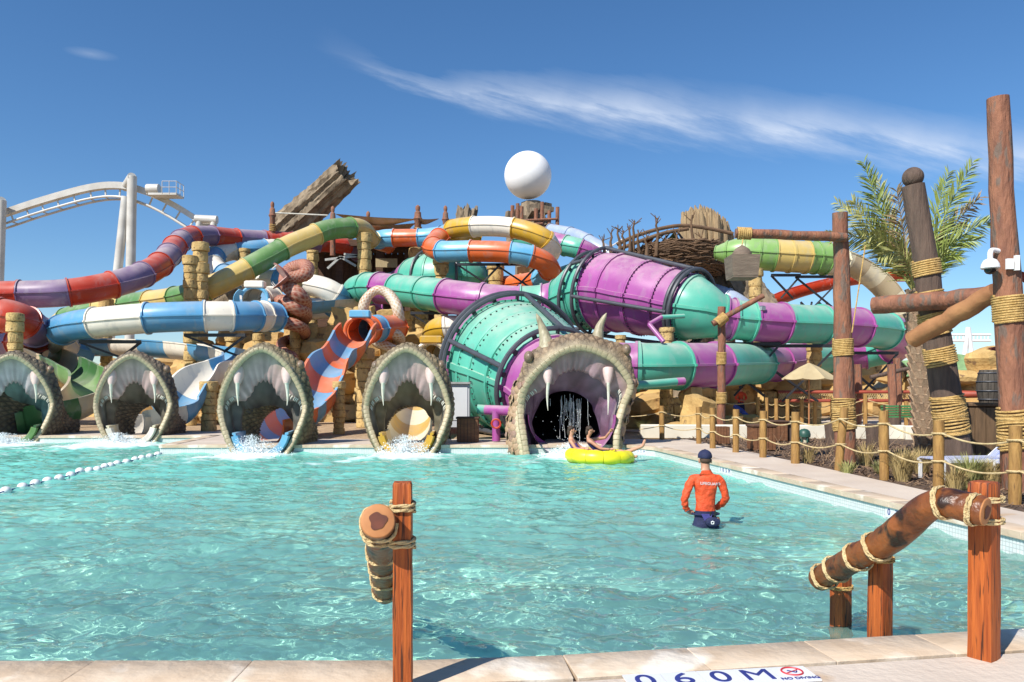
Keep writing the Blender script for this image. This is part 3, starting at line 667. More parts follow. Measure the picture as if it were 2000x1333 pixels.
# green and amber tube and cream flume, right
r_ = sl_thing('lime_amber_tube_slide', 'lime green and amber tube slide above the nest on the right', (1520, 500, 42))
slide(r_, [(1398, 494, 43, .35), (1420, 494, 42.7, .62, 'lime'), (1452, 494, 42.4, .84, 'lime'), (1482, 497, 42.2, .87, 'lime'), (1512, 499, 42.1, .87, 'yellow'), (1542, 501, 42.1, .87, 'yellow'), (1574, 503, 42.2, .87, 'lime'), (1592, 504, 42.3, .87, 'lime'), (1612, 506, 42.4, .87, 'cream'), (1640, 512, 42.8, .8)], .87, ['lime', 'yellow'], 1.2, seam=.06)
slide(r_, [(1620, 520, 43.4, .7), (1660, 536, 44, .7), (1700, 562, 44.4, .7), (1728, 595, 44.6, .7), (1744, 640, 44.8, .7), (1748, 690, 45, .7)], .7, ['cream', 'tan'], 1.1, 'flume', wall=.2)
support(r_, 1535, 538, 42, 1.6, 1.2); support(r_, 1600, 541, 42.2, 2.6, 1.6)
# red flume track far right
r_ = sl_thing('red_water_coaster', 'red water coaster trough climbing behind the raft slide', (1580, 570, 58))
slide(r_, [(1490, 612, 62), (1530, 592, 60), (1570, 578, 58.5), (1620, 565, 57.5), (1700, 552, 56.5), (1800, 548, 56)], .62, ['red'], 2.2, 'flume', wall=.1)
for x in (1560, 1590, 1625): 
    a = at(x, 590, 58.5); mk('trestle', merge(bar(a+[-1, 0, 0], [a[0]+.6, a[1], .06], .08), bar(a+[1, 0, 0], [a[0]-.6, a[1], .06], .08), bar(a+[-1, 0, 0], a+[1, 0, -2], .06)), steel_d(), r_)
# dark green flume on the left, running to the first head
r_ = sl_thing('dark_green_flume_slide', 'dark green and tan open flume slide between the two leftmost snake heads', (140, 735, 31))
slide(r_, [(60, 716, 35.5), (85, 722, 34), (118, 738, 32.6), (150, 756, 31.4), (178, 776, 30.2), (170, 806, 29), (120, 832, 28), (60, 850, 27.9), (30, 856, 27.6)], .72, ['green', 'tan', 'dgreen'], 1.9, 'flume', wall=.2)
slide(r_, [(20, 700, 37.5), (45, 698, 37), (75, 700, 36)], .7, ['dgreen', 'tan'], 1.2)
# orange and blue chute with a bump, to the third head
r_ = sl_thing('orange_blue_wave_chute', 'orange and blue open chute with a bump dropping to a snake head', (650, 740, 29))
slide(r_, [(702, 668, 33.2), (694, 678, 32.4), (684, 700, 31.5), (672, 718, 30.7), (655, 728, 30.0), (643, 746, 29.3), (632, 778, 28.5), (616, 812, 27.6), (592, 836, 26.6), (562, 853, 25.2), (533, 868, 23.6), (514, 874, 23.1)], .72, ['orange', 'blue'], 1.05, 'flume', wall=.12)
slide(r_, [(703, 648, 33.6, None, 'orange'), (722, 644, 34.6, None, 'blue'), (738, 642, 35.4, None, 'orange'), (775, 640, 37)], .58, ['orange', 'blue'], 2)
def portal(root, px, py, Y, key, key2, r=.66, yaw=0, wings=True):
    c = at(px, py, Y); M = np.array(Matrix.Rotation(yaw, 3, 'Z'))
    tr = lambda vf: (vf[0] @ M.T+c, vf[1])
    mk('portal_head', tr(box((0, .1, r+.16), (r*1.5, .5, .34), 0, .05)), fibre(key), root)
    mk('portal_hoop', tr(torus((0, 0, 0), (.0001, 1, 0), r+.05, .09, 36, 8)), fibre(key2), root)
    if wings:
        for s in (-1, 1):
            a = np.linspace(-.9, .75, 9)
            rr = np.array([[[s*(r+.05)*math.cos(t), -.1, (r+.05)*math.sin(t)], [s*(r+.14)*math.cos(t)+s*.04, -.55*math.cos(t*1.1), (r+.1)*math.sin(t)], [s*(r+.18)*math.cos(t)+s*.04, -.5*math.cos(t*1.1), (r+.14)*math.sin(t)], [s*(r+.12)*math.cos(t), -.05, (r+.1)*math.sin(t)]] for t in a])
            mk('portal_wing', tr(loft(rr, True, True, True)), fibre(key2), root)
portal(r_, 703, 648, 33.4, 'sky', 'orange', .60, wings=False)
r_ = sl_thing('blue_white_portal', 'open ended blue and white slide portal with side fins above the long turn', (497, 592, 36.5))
portal(r_, 497, 588, 36.5, 'white', 'sky', .62)
slide(r_, [(497, 588, 36.6), (505, 585, 38), (530, 584, 40)], .6, ['white'], 2)
slide(r_, [(497, 606, 36.4), (500, 622, 35), (505, 640, 34)], .58, ['white', 'sky'], 1, 'flume', wall=.1)
r_ = sl_thing('yellow_chute', 'yellow chute with a square headed portal behind the yellow lined snake head', (830, 690, 33))
portal(r_, 842, 700, 34, 'gold', 'cream', .66, wings=False)
slide(r_, [(842, 700, 34.1), (850, 697, 35), (868, 695, 36)], .62, ['cream', 'gold'], 1.1)
slide(r_, [(838, 722, 33.4), (826, 752, 31.4), (815, 795, 28.8), (806, 835, 26.4), (799, 862, 24.2), (798, 872, 23.2)], .66, ['gold', 'cream'], 1.7, 'flume', wall=.2)
# ------------------------------------------------------------------ giant snake heads
def resample(P, n):
    P = np.asarray(P, float); Q, _ = spline(np.c_[P, np.zeros(len(P))] if P.shape[1] == 2 else P, .05)
    s = np.concatenate([[0], np.cumsum(np.linalg.norm(np.diff(Q, axis=0), axis=1))]); t = np.linspace(0, s[-1], n)
    return np.stack([np.interp(t, s, Q[:, k]) for k in range(2)], -1)
def smooth(a, b, x): t = np.clip((x-a)/(b-a), 0, 1); return t*t*(3-2*t)
def lerpc(a, b, t): return np.asarray(a)*(1-t[..., None])+np.asarray(b)*t[..., None]
head_m = pm('painted_snake_skin', (1, 1, 1), .55, nscale=9, amt=.9, bump=.7, bscale=22, vcol=True)
gum_m = pm('painted_mouth_lining', (1, 1, 1), .42, nscale=3, amt=.9, bump=.25, bscale=9, vcol=True)
fang_m = pm('ivory_fang', (.76, .74, .66), .35, (.62, .58, .46), 5)
lip_m = pm('pale_lip_scale', (.50, .41, .26), .5, (.27, .23, .14), 2.2, bump=.2, bscale=20)
eye_m = pm('dull_snake_eye', (.27, .19, .125), .4, (.14, .10, .07), 9)
def snake_head(root, outline, tq, D, throat, back, fangs, pal, bump=1.0, n=150, ylip=None, tail=(0, 0, 0), scale_sz=.13, lipr=.085, lipn=13, skin=((.20, .15, .12), (.09, .07, .065)), swell=None, amp0=.05):
    """outline: (x,z) of the lip from bottom right over the top to bottom left; builds lining, skin, lip scales, fangs and eyes under root (local frame, mouth faces -Y)"""
    O = resample(outline, n); a = np.linspace(0, 1, n)
    zt = O[:, 1].max()
    yl = ylip(O) if ylip else np.interp(O[:, 1], [-.3, .4, 1.35, 2.3, 3.2], [-.12, 0, .30, .12, .0])
    tc, tr = np.array(throat[:2]), throat[2]
    # lining
    q = O-tc; ang = np.arctan2(q[:, 1], q[:, 0]); TQ = tc+tr*np.stack([np.cos(ang), np.sin(ang)], -1)
    low = smooth(tc[1]+.1, tc[1]-.5, O[:, 1]); TQ[:, 0] = TQ[:, 0]*(1-low)+np.sign(TQ[:, 0])*tr*low*.98; TQ[:, 1] = TQ[:, 1]*(1-low)+np.minimum(O[:, 1], TQ[:, 1])*low
    ns = 46; S = np.linspace(0, 1, ns); rows = []; cols = []
    top = smooth(zt*.50, zt*.72, O[:, 1]); cen = np.array([0, tc[1]+.3])
    dirc = cen-O; dirc /= np.linalg.norm(dirc, axis=1)[:, None]
    g = np.random.default_rng(5)
    for s in S:
        e = smooth(0, 1, np.array(s))*.75+s*.25
        P = O*(1-e)+TQ*e
        # fleshy palate that hangs behind the lip and ends in a step
        pb = math.exp(-((s-.30)/.15)**2); st = smooth(.44, .50, np.array(s))
        d = top*(.30*pb-.16*st*(1-s)*2)*bump
        d = d-.10*math.exp(-((s-.07)/.05)**2)*(.4+.6*top)
        rid = np.sin(O[:, 0]*31)*.045*pb*top*np.exp(-(O[:, 0]/.75)**2)
        fan = 0
        for fx in fangs['x']: fan = fan+np.exp(-((O[:, 0]-fx)/.17)**2)*(O[:, 1] > zt*.45)*.16*math.exp(-((s-.22)/.14)**2)
        side = (1-top)*.05*np.sin(s*17+O[:, 1]*2.2)*smooth(.15, .3, np.array(s))
        P = P+dirc*(d+rid+fan+side)[:, None]
        y = yl*(1-s)+D*s
        rows.append(np.stack([P[:, 0], y, P[:, 1]], -1))
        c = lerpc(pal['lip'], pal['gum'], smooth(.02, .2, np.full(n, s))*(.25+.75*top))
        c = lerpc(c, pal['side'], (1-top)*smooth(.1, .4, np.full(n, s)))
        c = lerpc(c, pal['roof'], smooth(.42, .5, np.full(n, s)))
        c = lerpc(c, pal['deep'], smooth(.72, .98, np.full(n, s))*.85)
        bl = .5+.5*np.sin(a*23+s*9)*np.sin(a*11-s*6+1); c = lerpc(c, pal['tint'], bl*.38*(.3+.7*smooth(.1, .5, np.full(n, s))))
        k = np.abs(np.sin(O[:, 0]*31*.5+.8))*.4*pb*top; c = c*(1-k[:, None])
        mot = .5+.5*np.sin(O[:, 0]*5.3+s*7+2*np.sin(O[:, 1]*3.1))*np.sin(O[:, 1]*6.1-s*9+np.sin(O[:, 0]*7)); c = c*(.62+.5*mot)[:, None]
        cols.append(c)
    rows_l = rows; v, f = loft(np.array(rows), False)
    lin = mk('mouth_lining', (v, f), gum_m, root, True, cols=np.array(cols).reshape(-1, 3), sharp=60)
    # skin: swells behind the lip, then necks down to the body
    nb = 110; Sb = np.linspace(0, 1, nb); rows = []; cols = []
    m2 = 330; O2 = resample(outline, m2); yl2 = np.interp(np.linspace(0, 1, m2), a, yl)
    bc, br, by = np.array(back[:2]), back[2], back[3]
    q = O2-np.array([0, bc[1]]); ang = np.arctan2(q[:, 1], q[:, 0]); BQ = bc+br*np.stack([np.cos(ang), np.sin(ang)], -1)
    arc = np.linspace(0, 1, m2)*np.linalg.norm(np.diff(O2, axis=0), axis=1).sum()
    cen2 = np.array([0, tc[1]+.3]); od = O2-cen2; od /= np.linalg.norm(od, axis=1)[:, None]
    sw = swell(O2) if swell else .15
    for s in Sb:
        e = smooth(.12, 1, np.array(s))
        P = O2*(1-e)+BQ*e+od*np.broadcast_to(sw*math.sin(min(1, s*3.2)*math.pi/2)*(1-e), len(O2))[:, None]
        P = P+np.array([tail[0], tail[2]])*(s**1.6)
        for ex in fangs['eyes']:                                     # brow ridges
            P = P+od*(.17*np.exp(-((O2[:, 0]-ex[0])/.26)**2-((s-ex[2])/.10)**2)*(O2[:, 1] > zt*.5))[:, None]
        y = yl2*(1-min(1, s*2.5))+by*s
        vv = s*by/scale_sz; uu = arc/scale_sz
        w1 = (uu*.5+vv*.55) % 1.0; w2 = (uu*.5-vv*.55) % 1.0
        ds = np.minimum(np.minimum(w1, 1-w1), np.minimum(w2, 1-w2))*2        # 0 at the seams, 1 at the middle of a scale
        amp = smooth(.05, .14, np.array(s))*amp0*scale_sz/.13
        P = P+od*(amp*(ds**.6)+amp*.9*(w1*(1-w2)))[:, None]
        rows.append(np.stack([P[:, 0], y, P[:, 1]], -1))
        c = lerpc(skin[1], skin[0], np.clip(ds*1.5, 0, 1))
        pat = np.sin(uu*.31+1.3*np.sin(vv*.23))*np.sin(vv*.37+uu*.05); c = lerpc(c, np.array(skin[0])*1.55, np.clip(pat, 0, 1)*.5)
        c = lerpc(pal['lip'], c, smooth(.03, .12, np.full(m2, s))); mot = .5+.5*np.sin(uu*.45+s*11+2*np.sin(uu*.21))*np.sin(uu*.8-s*17); c = c*(.6+.55*mot)[:, None]; cols.append(c)
    v, f = loft(np.array(rows), False); f = [q[::-1] for q in f]
    root_rows = np.array(rows)
    sk = mk('head_skin', (v, f), head_m, root, True, cols=np.array(cols).reshape(-1, 3), sharp=70)
    # lip scales, one by one
    Q = np.stack([O[:, 0], yl, O[:, 1]], -1); L = np.concatenate([[0], np.cumsum(np.linalg.norm(np.diff(Q, axis=0), axis=1))])
    k = int(L[-1]/(lipr*1.9)); base = None; step_ = L[-1]/k
    for i in range(k):
        t = (i+.5)/k*L[-1]; p = np.array([np.interp(t, L, Q[:, j]) for j in range(3)]); p2 = np.array([np.interp(t+.02, L, Q[:, j]) for j in range(3)])
        tg = p2-p; tg /= np.linalg.norm(tg); outw = np.array([p[0], 0, p[2]-cen2[1]]); outw -= tg*np.dot(outw, tg); outw /= np.linalg.norm(outw)
        fw = np.cross(tg, outw)
        if base is None:
            th = np.linspace(0, 2*math.pi, lipn, endpoint=False); rr = []
            for x, sc_ in ((-1, .80), (-.93, .95), (-.5, 1.0), (.5, 1.0), (.93, .95), (1, .80)):
                rr.append(np.stack([np.full(lipn, x*step_*.5), np.sign(np.cos(th))*np.abs(np.cos(th))**.7*lipr*1.25*sc_, np.sign(np.sin(th))*np.abs(np.sin(th))**.8*lipr*.8*sc_], -1))
            base = mesh('lip_scale', *loft(np.array(rr), True, True, True), sharp=40); base.materials.append(lip_m)
        o = bpy.data.objects.new('lip_scale', base); COL.objects.link(o); o.parent = root
        M = Matrix(((tg[0], outw[0], fw[0], p[0]), (tg[1], outw[1], fw[1], p[1]), (tg[2], outw[2], fw[2], p[2]), (0, 0, 0, 1))); o.matrix_local = M @ Matrix.Rotation(-.35, 4, 'X') @ Matrix.Diagonal((1, .92+.16*random.random(), .92+.16*random.random(), 1))
    # fangs with their sheaths
    for fx, fz, fy, ln in fangs['f']:
        t = np.linspace(0, 1, 12); C = np.stack([fx+np.zeros(12)+.02*np.sign(fx)*np.sin(t*3), fy+.10*np.sin(t*math.pi*.7), fz-ln*t], -1)
        fo = mk('fang', pipe(C, np.interp(t, [0, .5, 1], [.062, .042, .007])*fangs.get('w', 1), 12), fang_m, root, True)
        t = np.linspace(0, 1, 10); C = np.stack([fx*(1.03-.03*t), fy+.16*(1-t)+.02, fz+.42*(1-t)-.05], -1)
        mk('fang_sheath', pipe(C, np.interp(t, [0, .45, .85, 1], [.20, .17, .11, .075])*fangs.get('w', 1), 14), pm('pink_sheath', pal['sheath'], .42, tuple(c*.8 for c in pal['sheath']), 4), root, True)
    for sg in (-1, 1):                                               # small teeth along the sides
        for i in range(9):
            zq = zt*(.46+.20*i/8); j = int(np.argmin(np.abs(O[:, 1]-zq)+(np.sign(O[:, 0]) != sg)*9)); p = rows_l[9][j]+np.array([dirc[j][0], 0, dirc[j][1]])*.01
            mk('tooth', pipe(np.array([p, p+[-sg*.045, -.02, -.05], p+[-sg*.06, -.02, -.10]]), [.022, .015, .003], 6), fang_m, root, True)
    for ex in fangs['eyes']:
        j = int(np.argmin(np.abs(O2[:, 0]-ex[0])+(O2[:, 1] < zt*.5)*9)); i = int(ex[2]*(nb-1)); p = root_rows[i, j]+np.array([od[j][0], 0, od[j][1]])*(-.35*ex[1])
        u = np.linspace(0, math.pi, 10); w = np.linspace(0, 2*math.pi, 16, endpoint=False); es = ex[1]
        R = np.array([[[p[0]+es*math.sin(i_)*math.cos(j_)*.8, p[1]+es*1.4*math.sin(i_)*math.sin(j_), p[2]+es*math.cos(i_)] for j_ in w] for i_ in u])
        mk('eye', loft(R), eye_m, root, True)
    return root_rows, od
OUT = [(.55, -.35), (.68, 0), (.90, .45), (1.07, .9), (1.15, 1.28), (1.08, 1.68), (.93, 2.05), (.71, 2.42), (.44, 2.71), (.18, 2.88), (0, 2.93)]
OUT = OUT+[(-x, z) for x, z in OUT[-2::-1]]
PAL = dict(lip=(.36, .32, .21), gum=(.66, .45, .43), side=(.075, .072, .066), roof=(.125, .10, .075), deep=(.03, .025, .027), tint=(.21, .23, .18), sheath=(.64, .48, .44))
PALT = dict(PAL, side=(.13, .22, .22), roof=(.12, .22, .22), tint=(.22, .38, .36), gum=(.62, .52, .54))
FANG = dict(x=[-.66, .66], f=[(-.66, 2.02, .16, .66), (.66, 2.02, .16, .66)], eyes=[(-.80, .15, .28), (.80, .15, .28)])
def head(px, Y, label, pal, skin, yaw, tail):
    X = (px-CX)/F*Y
    t = thing('snake_head', label, 'snake head', (X, Y, 0), rad(yaw), 'giant snake heads at the slide ends')
    snake_head(t, OUT, None, 1.35, (0, .62, .72), (0, .55, .82, 1.75), FANG, pal, tail=tail, skin=skin, bump=1.5, lipr=.066, swell=lambda O: .17+.09*smooth(1.5, 2.8, O[:, 1]))
    return t
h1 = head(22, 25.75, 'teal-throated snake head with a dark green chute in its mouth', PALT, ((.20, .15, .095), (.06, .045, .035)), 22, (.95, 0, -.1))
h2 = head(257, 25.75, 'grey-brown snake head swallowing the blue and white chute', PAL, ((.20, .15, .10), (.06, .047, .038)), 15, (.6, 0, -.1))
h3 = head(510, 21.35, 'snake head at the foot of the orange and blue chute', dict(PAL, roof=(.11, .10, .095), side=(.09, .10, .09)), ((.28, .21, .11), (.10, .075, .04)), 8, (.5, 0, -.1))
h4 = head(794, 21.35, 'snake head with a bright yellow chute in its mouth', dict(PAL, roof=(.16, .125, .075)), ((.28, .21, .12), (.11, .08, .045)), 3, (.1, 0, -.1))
# coloured trough lips inside the mouths
def trough(t, key, pts, r=.64):
    for i in range(len(pts)-1): pass
def mouth_trough(root, keys, r=.66):
    C = np.stack([np.zeros(9), np.linspace(-.12, 1.9, 9), np.full(9, -.05)], -1)
    T, S, U = frames_z(C); k = len(keys)
    for j, key in enumerate(keys):
        i0, i1 = j*8//k, (j+1)*8//k; rows = []
        for i in range(i0, i1+1):
            p = flume_profile(r, 0); rows.append(C[i]+p[:, :1]*S[i]+p[:, 1:]*U[i])
        mk('trough_section', loft(np.array(rows), True, True, True), fibre(key), root, True)
def trough_lip(root, key, r0=.58, r1=.80, zc=.66):
    a = np.linspace(math.pi*1.06, math.pi*1.94, 26)
    rows = [[(q*math.cos(t), y, zc+q*math.sin(t)) for q, y in ((r0, -.02), (r0+.04, -.13), (r1-.04, -.15), (r1, -.08), (r1, .05), (r0, .08))] for t in a]
    mk('trough_lip', loft(np.array(rows), True, True, True), fibre(key), root, True)
for h_, k_ in ((h1, 'green'), (h2, 'white'), (h3, 'sky'), (h4, 'gold')): trough_lip(h_, k_)
mouth_trough(h1, ['dgreen']); mouth_trough(h2, ['cream', 'white']); mouth_trough(h3, ['sky', 'blue']); mouth_trough(h4, ['gold', 'cream'])
# ---- the big horned head
px0, Y0 = 1118, 21.3
OUTD = [(1.24, -.35), (1.22, .25), (1.30, .85), (1.48, 1.40), (1.66, 1.92), (1.50, 2.25), (1.13, 2.66), (.68, 2.88), (.2, 2.98), (-.30, 2.85), (-.78, 2.50), (-1.10, 2.18), (-1.34, 1.76), (-1.42, 1.1), (-1.36, .55), (-1.28, 0), (-1.25, -.35)]
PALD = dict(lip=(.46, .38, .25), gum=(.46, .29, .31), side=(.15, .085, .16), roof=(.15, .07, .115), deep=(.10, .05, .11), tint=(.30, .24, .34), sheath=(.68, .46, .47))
hd = thing('horned_serpent_head', 'huge horned serpent head with purple throat over the raft exit', 'serpent head', ((px0-CX)/F*Y0, Y0, 0), rad(2))
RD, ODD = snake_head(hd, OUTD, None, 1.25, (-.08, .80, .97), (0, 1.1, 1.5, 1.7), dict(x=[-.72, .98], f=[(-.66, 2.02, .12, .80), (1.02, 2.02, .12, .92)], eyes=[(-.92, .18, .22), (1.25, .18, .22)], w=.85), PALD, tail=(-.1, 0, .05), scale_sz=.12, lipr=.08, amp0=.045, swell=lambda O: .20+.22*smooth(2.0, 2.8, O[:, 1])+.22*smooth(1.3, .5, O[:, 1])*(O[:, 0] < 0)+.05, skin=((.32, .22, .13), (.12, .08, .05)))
for s, pts in ((-1, [(-.66, .55, 2.95), (-.70, .62, 3.25), (-.80, .66, 3.6), (-.96, .62, 3.98)]), (1, [(.80, .6, 2.9), (.80, .66, 3.25), (.86, .68, 3.6), (1.05, .62, 4.0)])):
    Q, _ = spline(pts, .06); n = len(Q)
    mk('horn', pipe(Q, np.interp(np.linspace(0, 1, n), [0, .25, .9, 1], [.27, .19, .06, .012])*(1+.03*np.sin(np.arange(n)*1.6)), 16), pm('ridged_horn', (.42, .37, .24), .5, (.26, .22, .14), 3, stretch=(6, 6, 1)), hd, True)
# broad cheek scales on the lower sides, one by one
dome = []
th = np.linspace(0, 2*math.pi, 6, endpoint=False)
for z, k in ((-.03, 1.0), (.02, 1.0), (.05, .82), (.065, .4)): dome.append(np.stack([np.cos(th)*k, np.sin(th)*k, np.full(6, z)], -1))
dm = mesh('cheek_scale', *loft(np.array(dome), True, False, True), sharp=50)
cs_m = [pm('cheek_scale_tan', (.44, .30, .18), .5, (.28, .17, .10), 6, bump=.3, bscale=14), pm('cheek_scale_rust', (.33, .21, .15), .5, (.22, .13, .095), 6, bump=.3, bscale=14), pm('cheek_scale_cream', (.58, .50, .34), .5, (.42, .33, .2), 6, bump=.3, bscale=14)]
dms = []
for m in cs_m: d2 = dm.copy(); d2.materials.append(m); dms.append(d2)
nb_, m2_ = RD.shape[:2]; arcs = np.concatenate([[0], np.cumsum(np.linalg.norm(np.diff(RD[20], axis=0), axis=1))])
cnt = 0
for r_i in range(9):
    fi = int(nb_*(.055+.062*r_i)); L_ = arcs[-1]; x = (.11 if r_i % 2 else .0)+.05
    while x < L_:
        j = int(np.interp(x, arcs, np.arange(m2_))); x += .205; j = min(max(j, 2), m2_-3)
        p = RD[fi, j]; z = p[2]
        nrm = Vector(np.cross(RD[fi, j+2]-RD[fi, j-2], RD[fi+2, j]-RD[fi-2, j])).normalized()
        if nrm.dot(Vector((ODD[j][0], 0, ODD[j][1]))) < 0: nrm = -nrm
        if z < -.05 or z > 2.05 or cnt > 330: continue
        side_l = p[0] < 0 and z < 1.9
        o = bpy.data.objects.new('cheek_scale', dms[2 if (side_l and r_i == 0) else (1 if (z > 1.9 or random.random() < .3) and random.random() < .7 else 0)]); COL.objects.link(o); o.parent = hd
        k = .118*random.uniform(.9, 1.06)*(1 if z < 2 else .95); hgt = .55 if z < 2 else random.uniform(.6, 1.3)
        o.matrix_local = Matrix.Translation(Vector(p)-nrm*.01) @ nrm.to_track_quat('Z', 'Y').to_matrix().to_4x4() @ Matrix.Rotation(random.uniform(-.2, .2), 4, 'Z') @ Matrix.Diagonal((k, k*1.04, hgt, 1)); cnt += 1
# black tube added to darken the tunnel, and purple run-out floor
C_ = np.stack([np.full(7, .0), np.linspace(.0, 1.6, 7), np.full(7, -.06)], -1); T_, S2, U2 = frames_z(C_)
rows = [C_[i]+np.array([[math.cos(t)*1.22, 0, 1.16+1.22*math.sin(t)] for t in np.linspace(math.pi*1.0, 2*math.pi, 18)]) for i in range(7)]
mk('run_out_floor', loft(np.array(rows), False), fibre('purple'), hd, True)
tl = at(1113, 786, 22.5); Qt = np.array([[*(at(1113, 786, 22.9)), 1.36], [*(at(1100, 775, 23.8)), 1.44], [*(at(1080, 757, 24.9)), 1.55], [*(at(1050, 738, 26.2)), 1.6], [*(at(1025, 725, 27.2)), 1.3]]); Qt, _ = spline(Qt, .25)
mk('tunnel_darkener', pipe(Qt[:, :3], Qt[:, 3], 32, False), pm('black_tunnel', (.012, .010, .014), .6), hd)
o = bpy.data.objects[-1] if False else None
# falling water inside the mouth
wv = []
g = np.random.default_rng(9)
for i in range(40):
    x = g.normal(-.02, .24); z0 = 1.75-.2*g.random(); l = g.random()*1.3+.1; p = np.array([x, 1.0+.2*g.random(), z0-g.random()*.3])
    n = max(3, int(l/.08)); C_ = np.stack([p[0]+np.cumsum(g.normal(0, .008, n)), np.full(n, p[1]), p[2]-np.linspace(0, l, n)], -1)
    wv.append(pipe(C_, .0015+.003*g.random(), 4))
for i in range(130):
    x = g.normal(-.02, .36); z = .08+1.1*g.random()**2.6; wv.append(box((x, .5+g.random()*.8, z), (.012, .012, .015)))
o = mk('falling_water', merge(*wv), pm('white_spray', (.86, .90, .90), .3), smooth=False); o['label'] = 'thin falling water streaks inside the horned head'; tag(o, kind='stuff')
o.location = hd.location
# ------------------------------------------------------------------ stone columns
drums = []
for k in range(4):
    g = np.random.default_rng(60+k); n = 14; th = np.linspace(0, 2*math.pi, n, endpoint=False); rows = []
    base = 1+g.normal(0, .035, n)
    for z, sc_ in ((0, .84), (.05, .97), (.3, 1.0), (.6, .985), (.95, .97), (1, .84)):
        rr = base*sc_*(1+g.normal(0, .018, n)); rows.append(np.stack([np.cos(th)*rr, np.sin(th)*rr, np.full(n, z)], -1))
    me = mesh('stone_drum', *loft(np.array(rows), True, True, True), sharp=50); me.materials.append(stone()); drums.append(me)
def column(px, ytop, ybot, Y, w, label, base=None):
    r = w/2/F*Y; zt = at(px, ytop, Y)[2]; zb = at(px, ybot, Y)[2] if base is None else base
    x = at(px, 0, Y)[0]
    t = thing('stone_column', label, 'column', (x, Y, zb), 0, 'sandstone slide columns')
    z = 0; H = zt-zb; hs = []
    while z < H-.02:
        h = min(r*random.uniform(.9, 1.7), H-z)
        if H-z-h < r*.5: h = H-z
        hs.append(h); z += h
    z = 0
    for i, h in enumerate(hs):
        o = bpy.data.objects.new('stone_drum', random.choice(drums)); COL.objects.link(o); o.parent = t
        k = 1.16 if i == len(hs)-1 or (i % 4 == 3 and random.random() < .4) else random.uniform(.93, 1.03)
        o.location = (random.uniform(-.04, .04)*r, random.uniform(-.04, .04)*r, z); o.scale = (r*k, r*k, h*.99); o.rotation_euler = (0, 0, random.random()*6.28); z += h
    return t
G0 = .20
for a in [(30, 612, 0, 31.0, 27, 'sandstone column under the red and lilac turn'), (208, 584, 0, 37.5, 24, 'sandstone column under the red and lilac straight'), (372, 500, 0, 40.5, 27, 'shorter half of the twin sandstone column under the red and lilac bend'), (392, 474, 0, 40.8, 29, 'taller half of the twin sandstone column under the red and lilac bend'),
          (372, 646, 0, 34.4, 24, 'sandstone column between the blue and white turn and its flume'), (477, 486, 0, 50, 20, 'sandstone column beside the far blue curl'), (408, 745, 0, 29.0, 30, 'squat sandstone column behind the blue and white chute'), (455, 655, 0, 36, 26, 'sandstone column below the right end of the blue and white turn'), (505, 652, 0, 35.8, 20, 'slim sandstone column left of the red snake'),
          (577, 548, 0, 39.0, 23, 'sandstone column wound round by the red snake'), (611, 490, 0, 49, 20, 'sandstone column under the middle of the far red tube'), (712, 456, 0, 47.5, 26, 'tall sandstone column topped by the end of the green and yellow tube'), (707, 600, 0, 38, 27, 'sandstone column under the pale snake head'), (757, 618, 0, 37.2, 22, 'sandstone column coiled by the pale snake'),
          (797, 608, 0, 43.5, 18, 'sandstone column under the left end of the raft tube'), (824, 605, 0, 42.3, 24, 'sandstone column under the raft tube beside the gold tube'), (712, 680, 0, 32.5, 32, 'sandstone column behind the orange portal'), (662, 745, 0, 27.8, 22, 'sandstone column propping the orange and blue chute'), (862, 506, 0, 46.5, 28, 'sandstone column under the orange loop left end'), (968, 517, 0, 47, 30, 'sandstone column under the middle of the orange loop'),
          (1022, 522, 0, 47.5, 22, 'slim sandstone column under the orange loop'), (1075, 545, 0, 46, 30, 'sandstone column behind the teal cone'), (812, 485, 0, 51.5, 24, 'sandstone column under the upper orange tube'), (1303, 640, 0, 30.2, 25, 'sandstone column between the two raft tubes'), (1590, 672, 0, 35.5, 28, 'sandstone column under the right raft tube beside the parasol'), (1212, 655, 0, 30.5, 20, 'sandstone column beside the horned head'), (1298, 752, 0, 29.5, 20, 'squat sandstone column behind the rope fence'), (1475, 525, 0, 41.5, 26, 'sandstone column behind the hanging lantern')]:
    column(a[0], a[1], 0, a[3], a[4], a[5], base=G0)

# ------------------------------------------------------------------ sandstone rock work
rockm = []
for k in range(7):
    bm = bmesh.new(); bmesh.ops.create_cube(bm, size=2); bmesh.ops.subdivide_edges(bm, edges=bm.edges, cuts=3, use_grid_fill=True)
    g = np.random.default_rng(90+k); ph = g.random(9)*6.28
    for v in bm.verts:
        p = np.array(v.co); p = p/ (np.linalg.norm(p)**.45+1e-6)
        d = .10*math.sin(p[0]*2.6+ph[0])*math.cos(p[1]*2.2+ph[1])+.08*math.sin(p[2]*4.1+ph[2]+p[0])+.05*math.sin(p[1]*6+ph[3]+p[2]*3)
        v.co = Vector(p*(1+d)*.86)
    me = bpy.data.meshes.new('rock'); bm.to_mesh(me); bm.free(); me.polygons.foreach_set('use_smooth', np.ones(len(me.polygons), bool)); me.set_sharp_from_angle(angle=rad(26))
    me.materials.append(pm('golden_rock' if k % 2 else 'ochre_rock', (.60, .40, .15) if k % 2 else (.54, .34, .135), .9, (.40, .25, .09), 1.1, bump=.8, bscale=5, speck=((.22, .13, .06), 1.8, .63)))
    rockm.append(me)
def rock(parent, p, s, name='rock'):
    o = bpy.data.objects.new(name, random.choice(rockm)); COL.objects.link(o); o.parent = parent
    o.location = Vector(p)-Vector(parent.location) if parent else p
    o.scale = s; o.rotation_euler = (random.uniform(-.25, .25), random.uniform(-.25, .25), random.uniform(0, 6.28)); return o
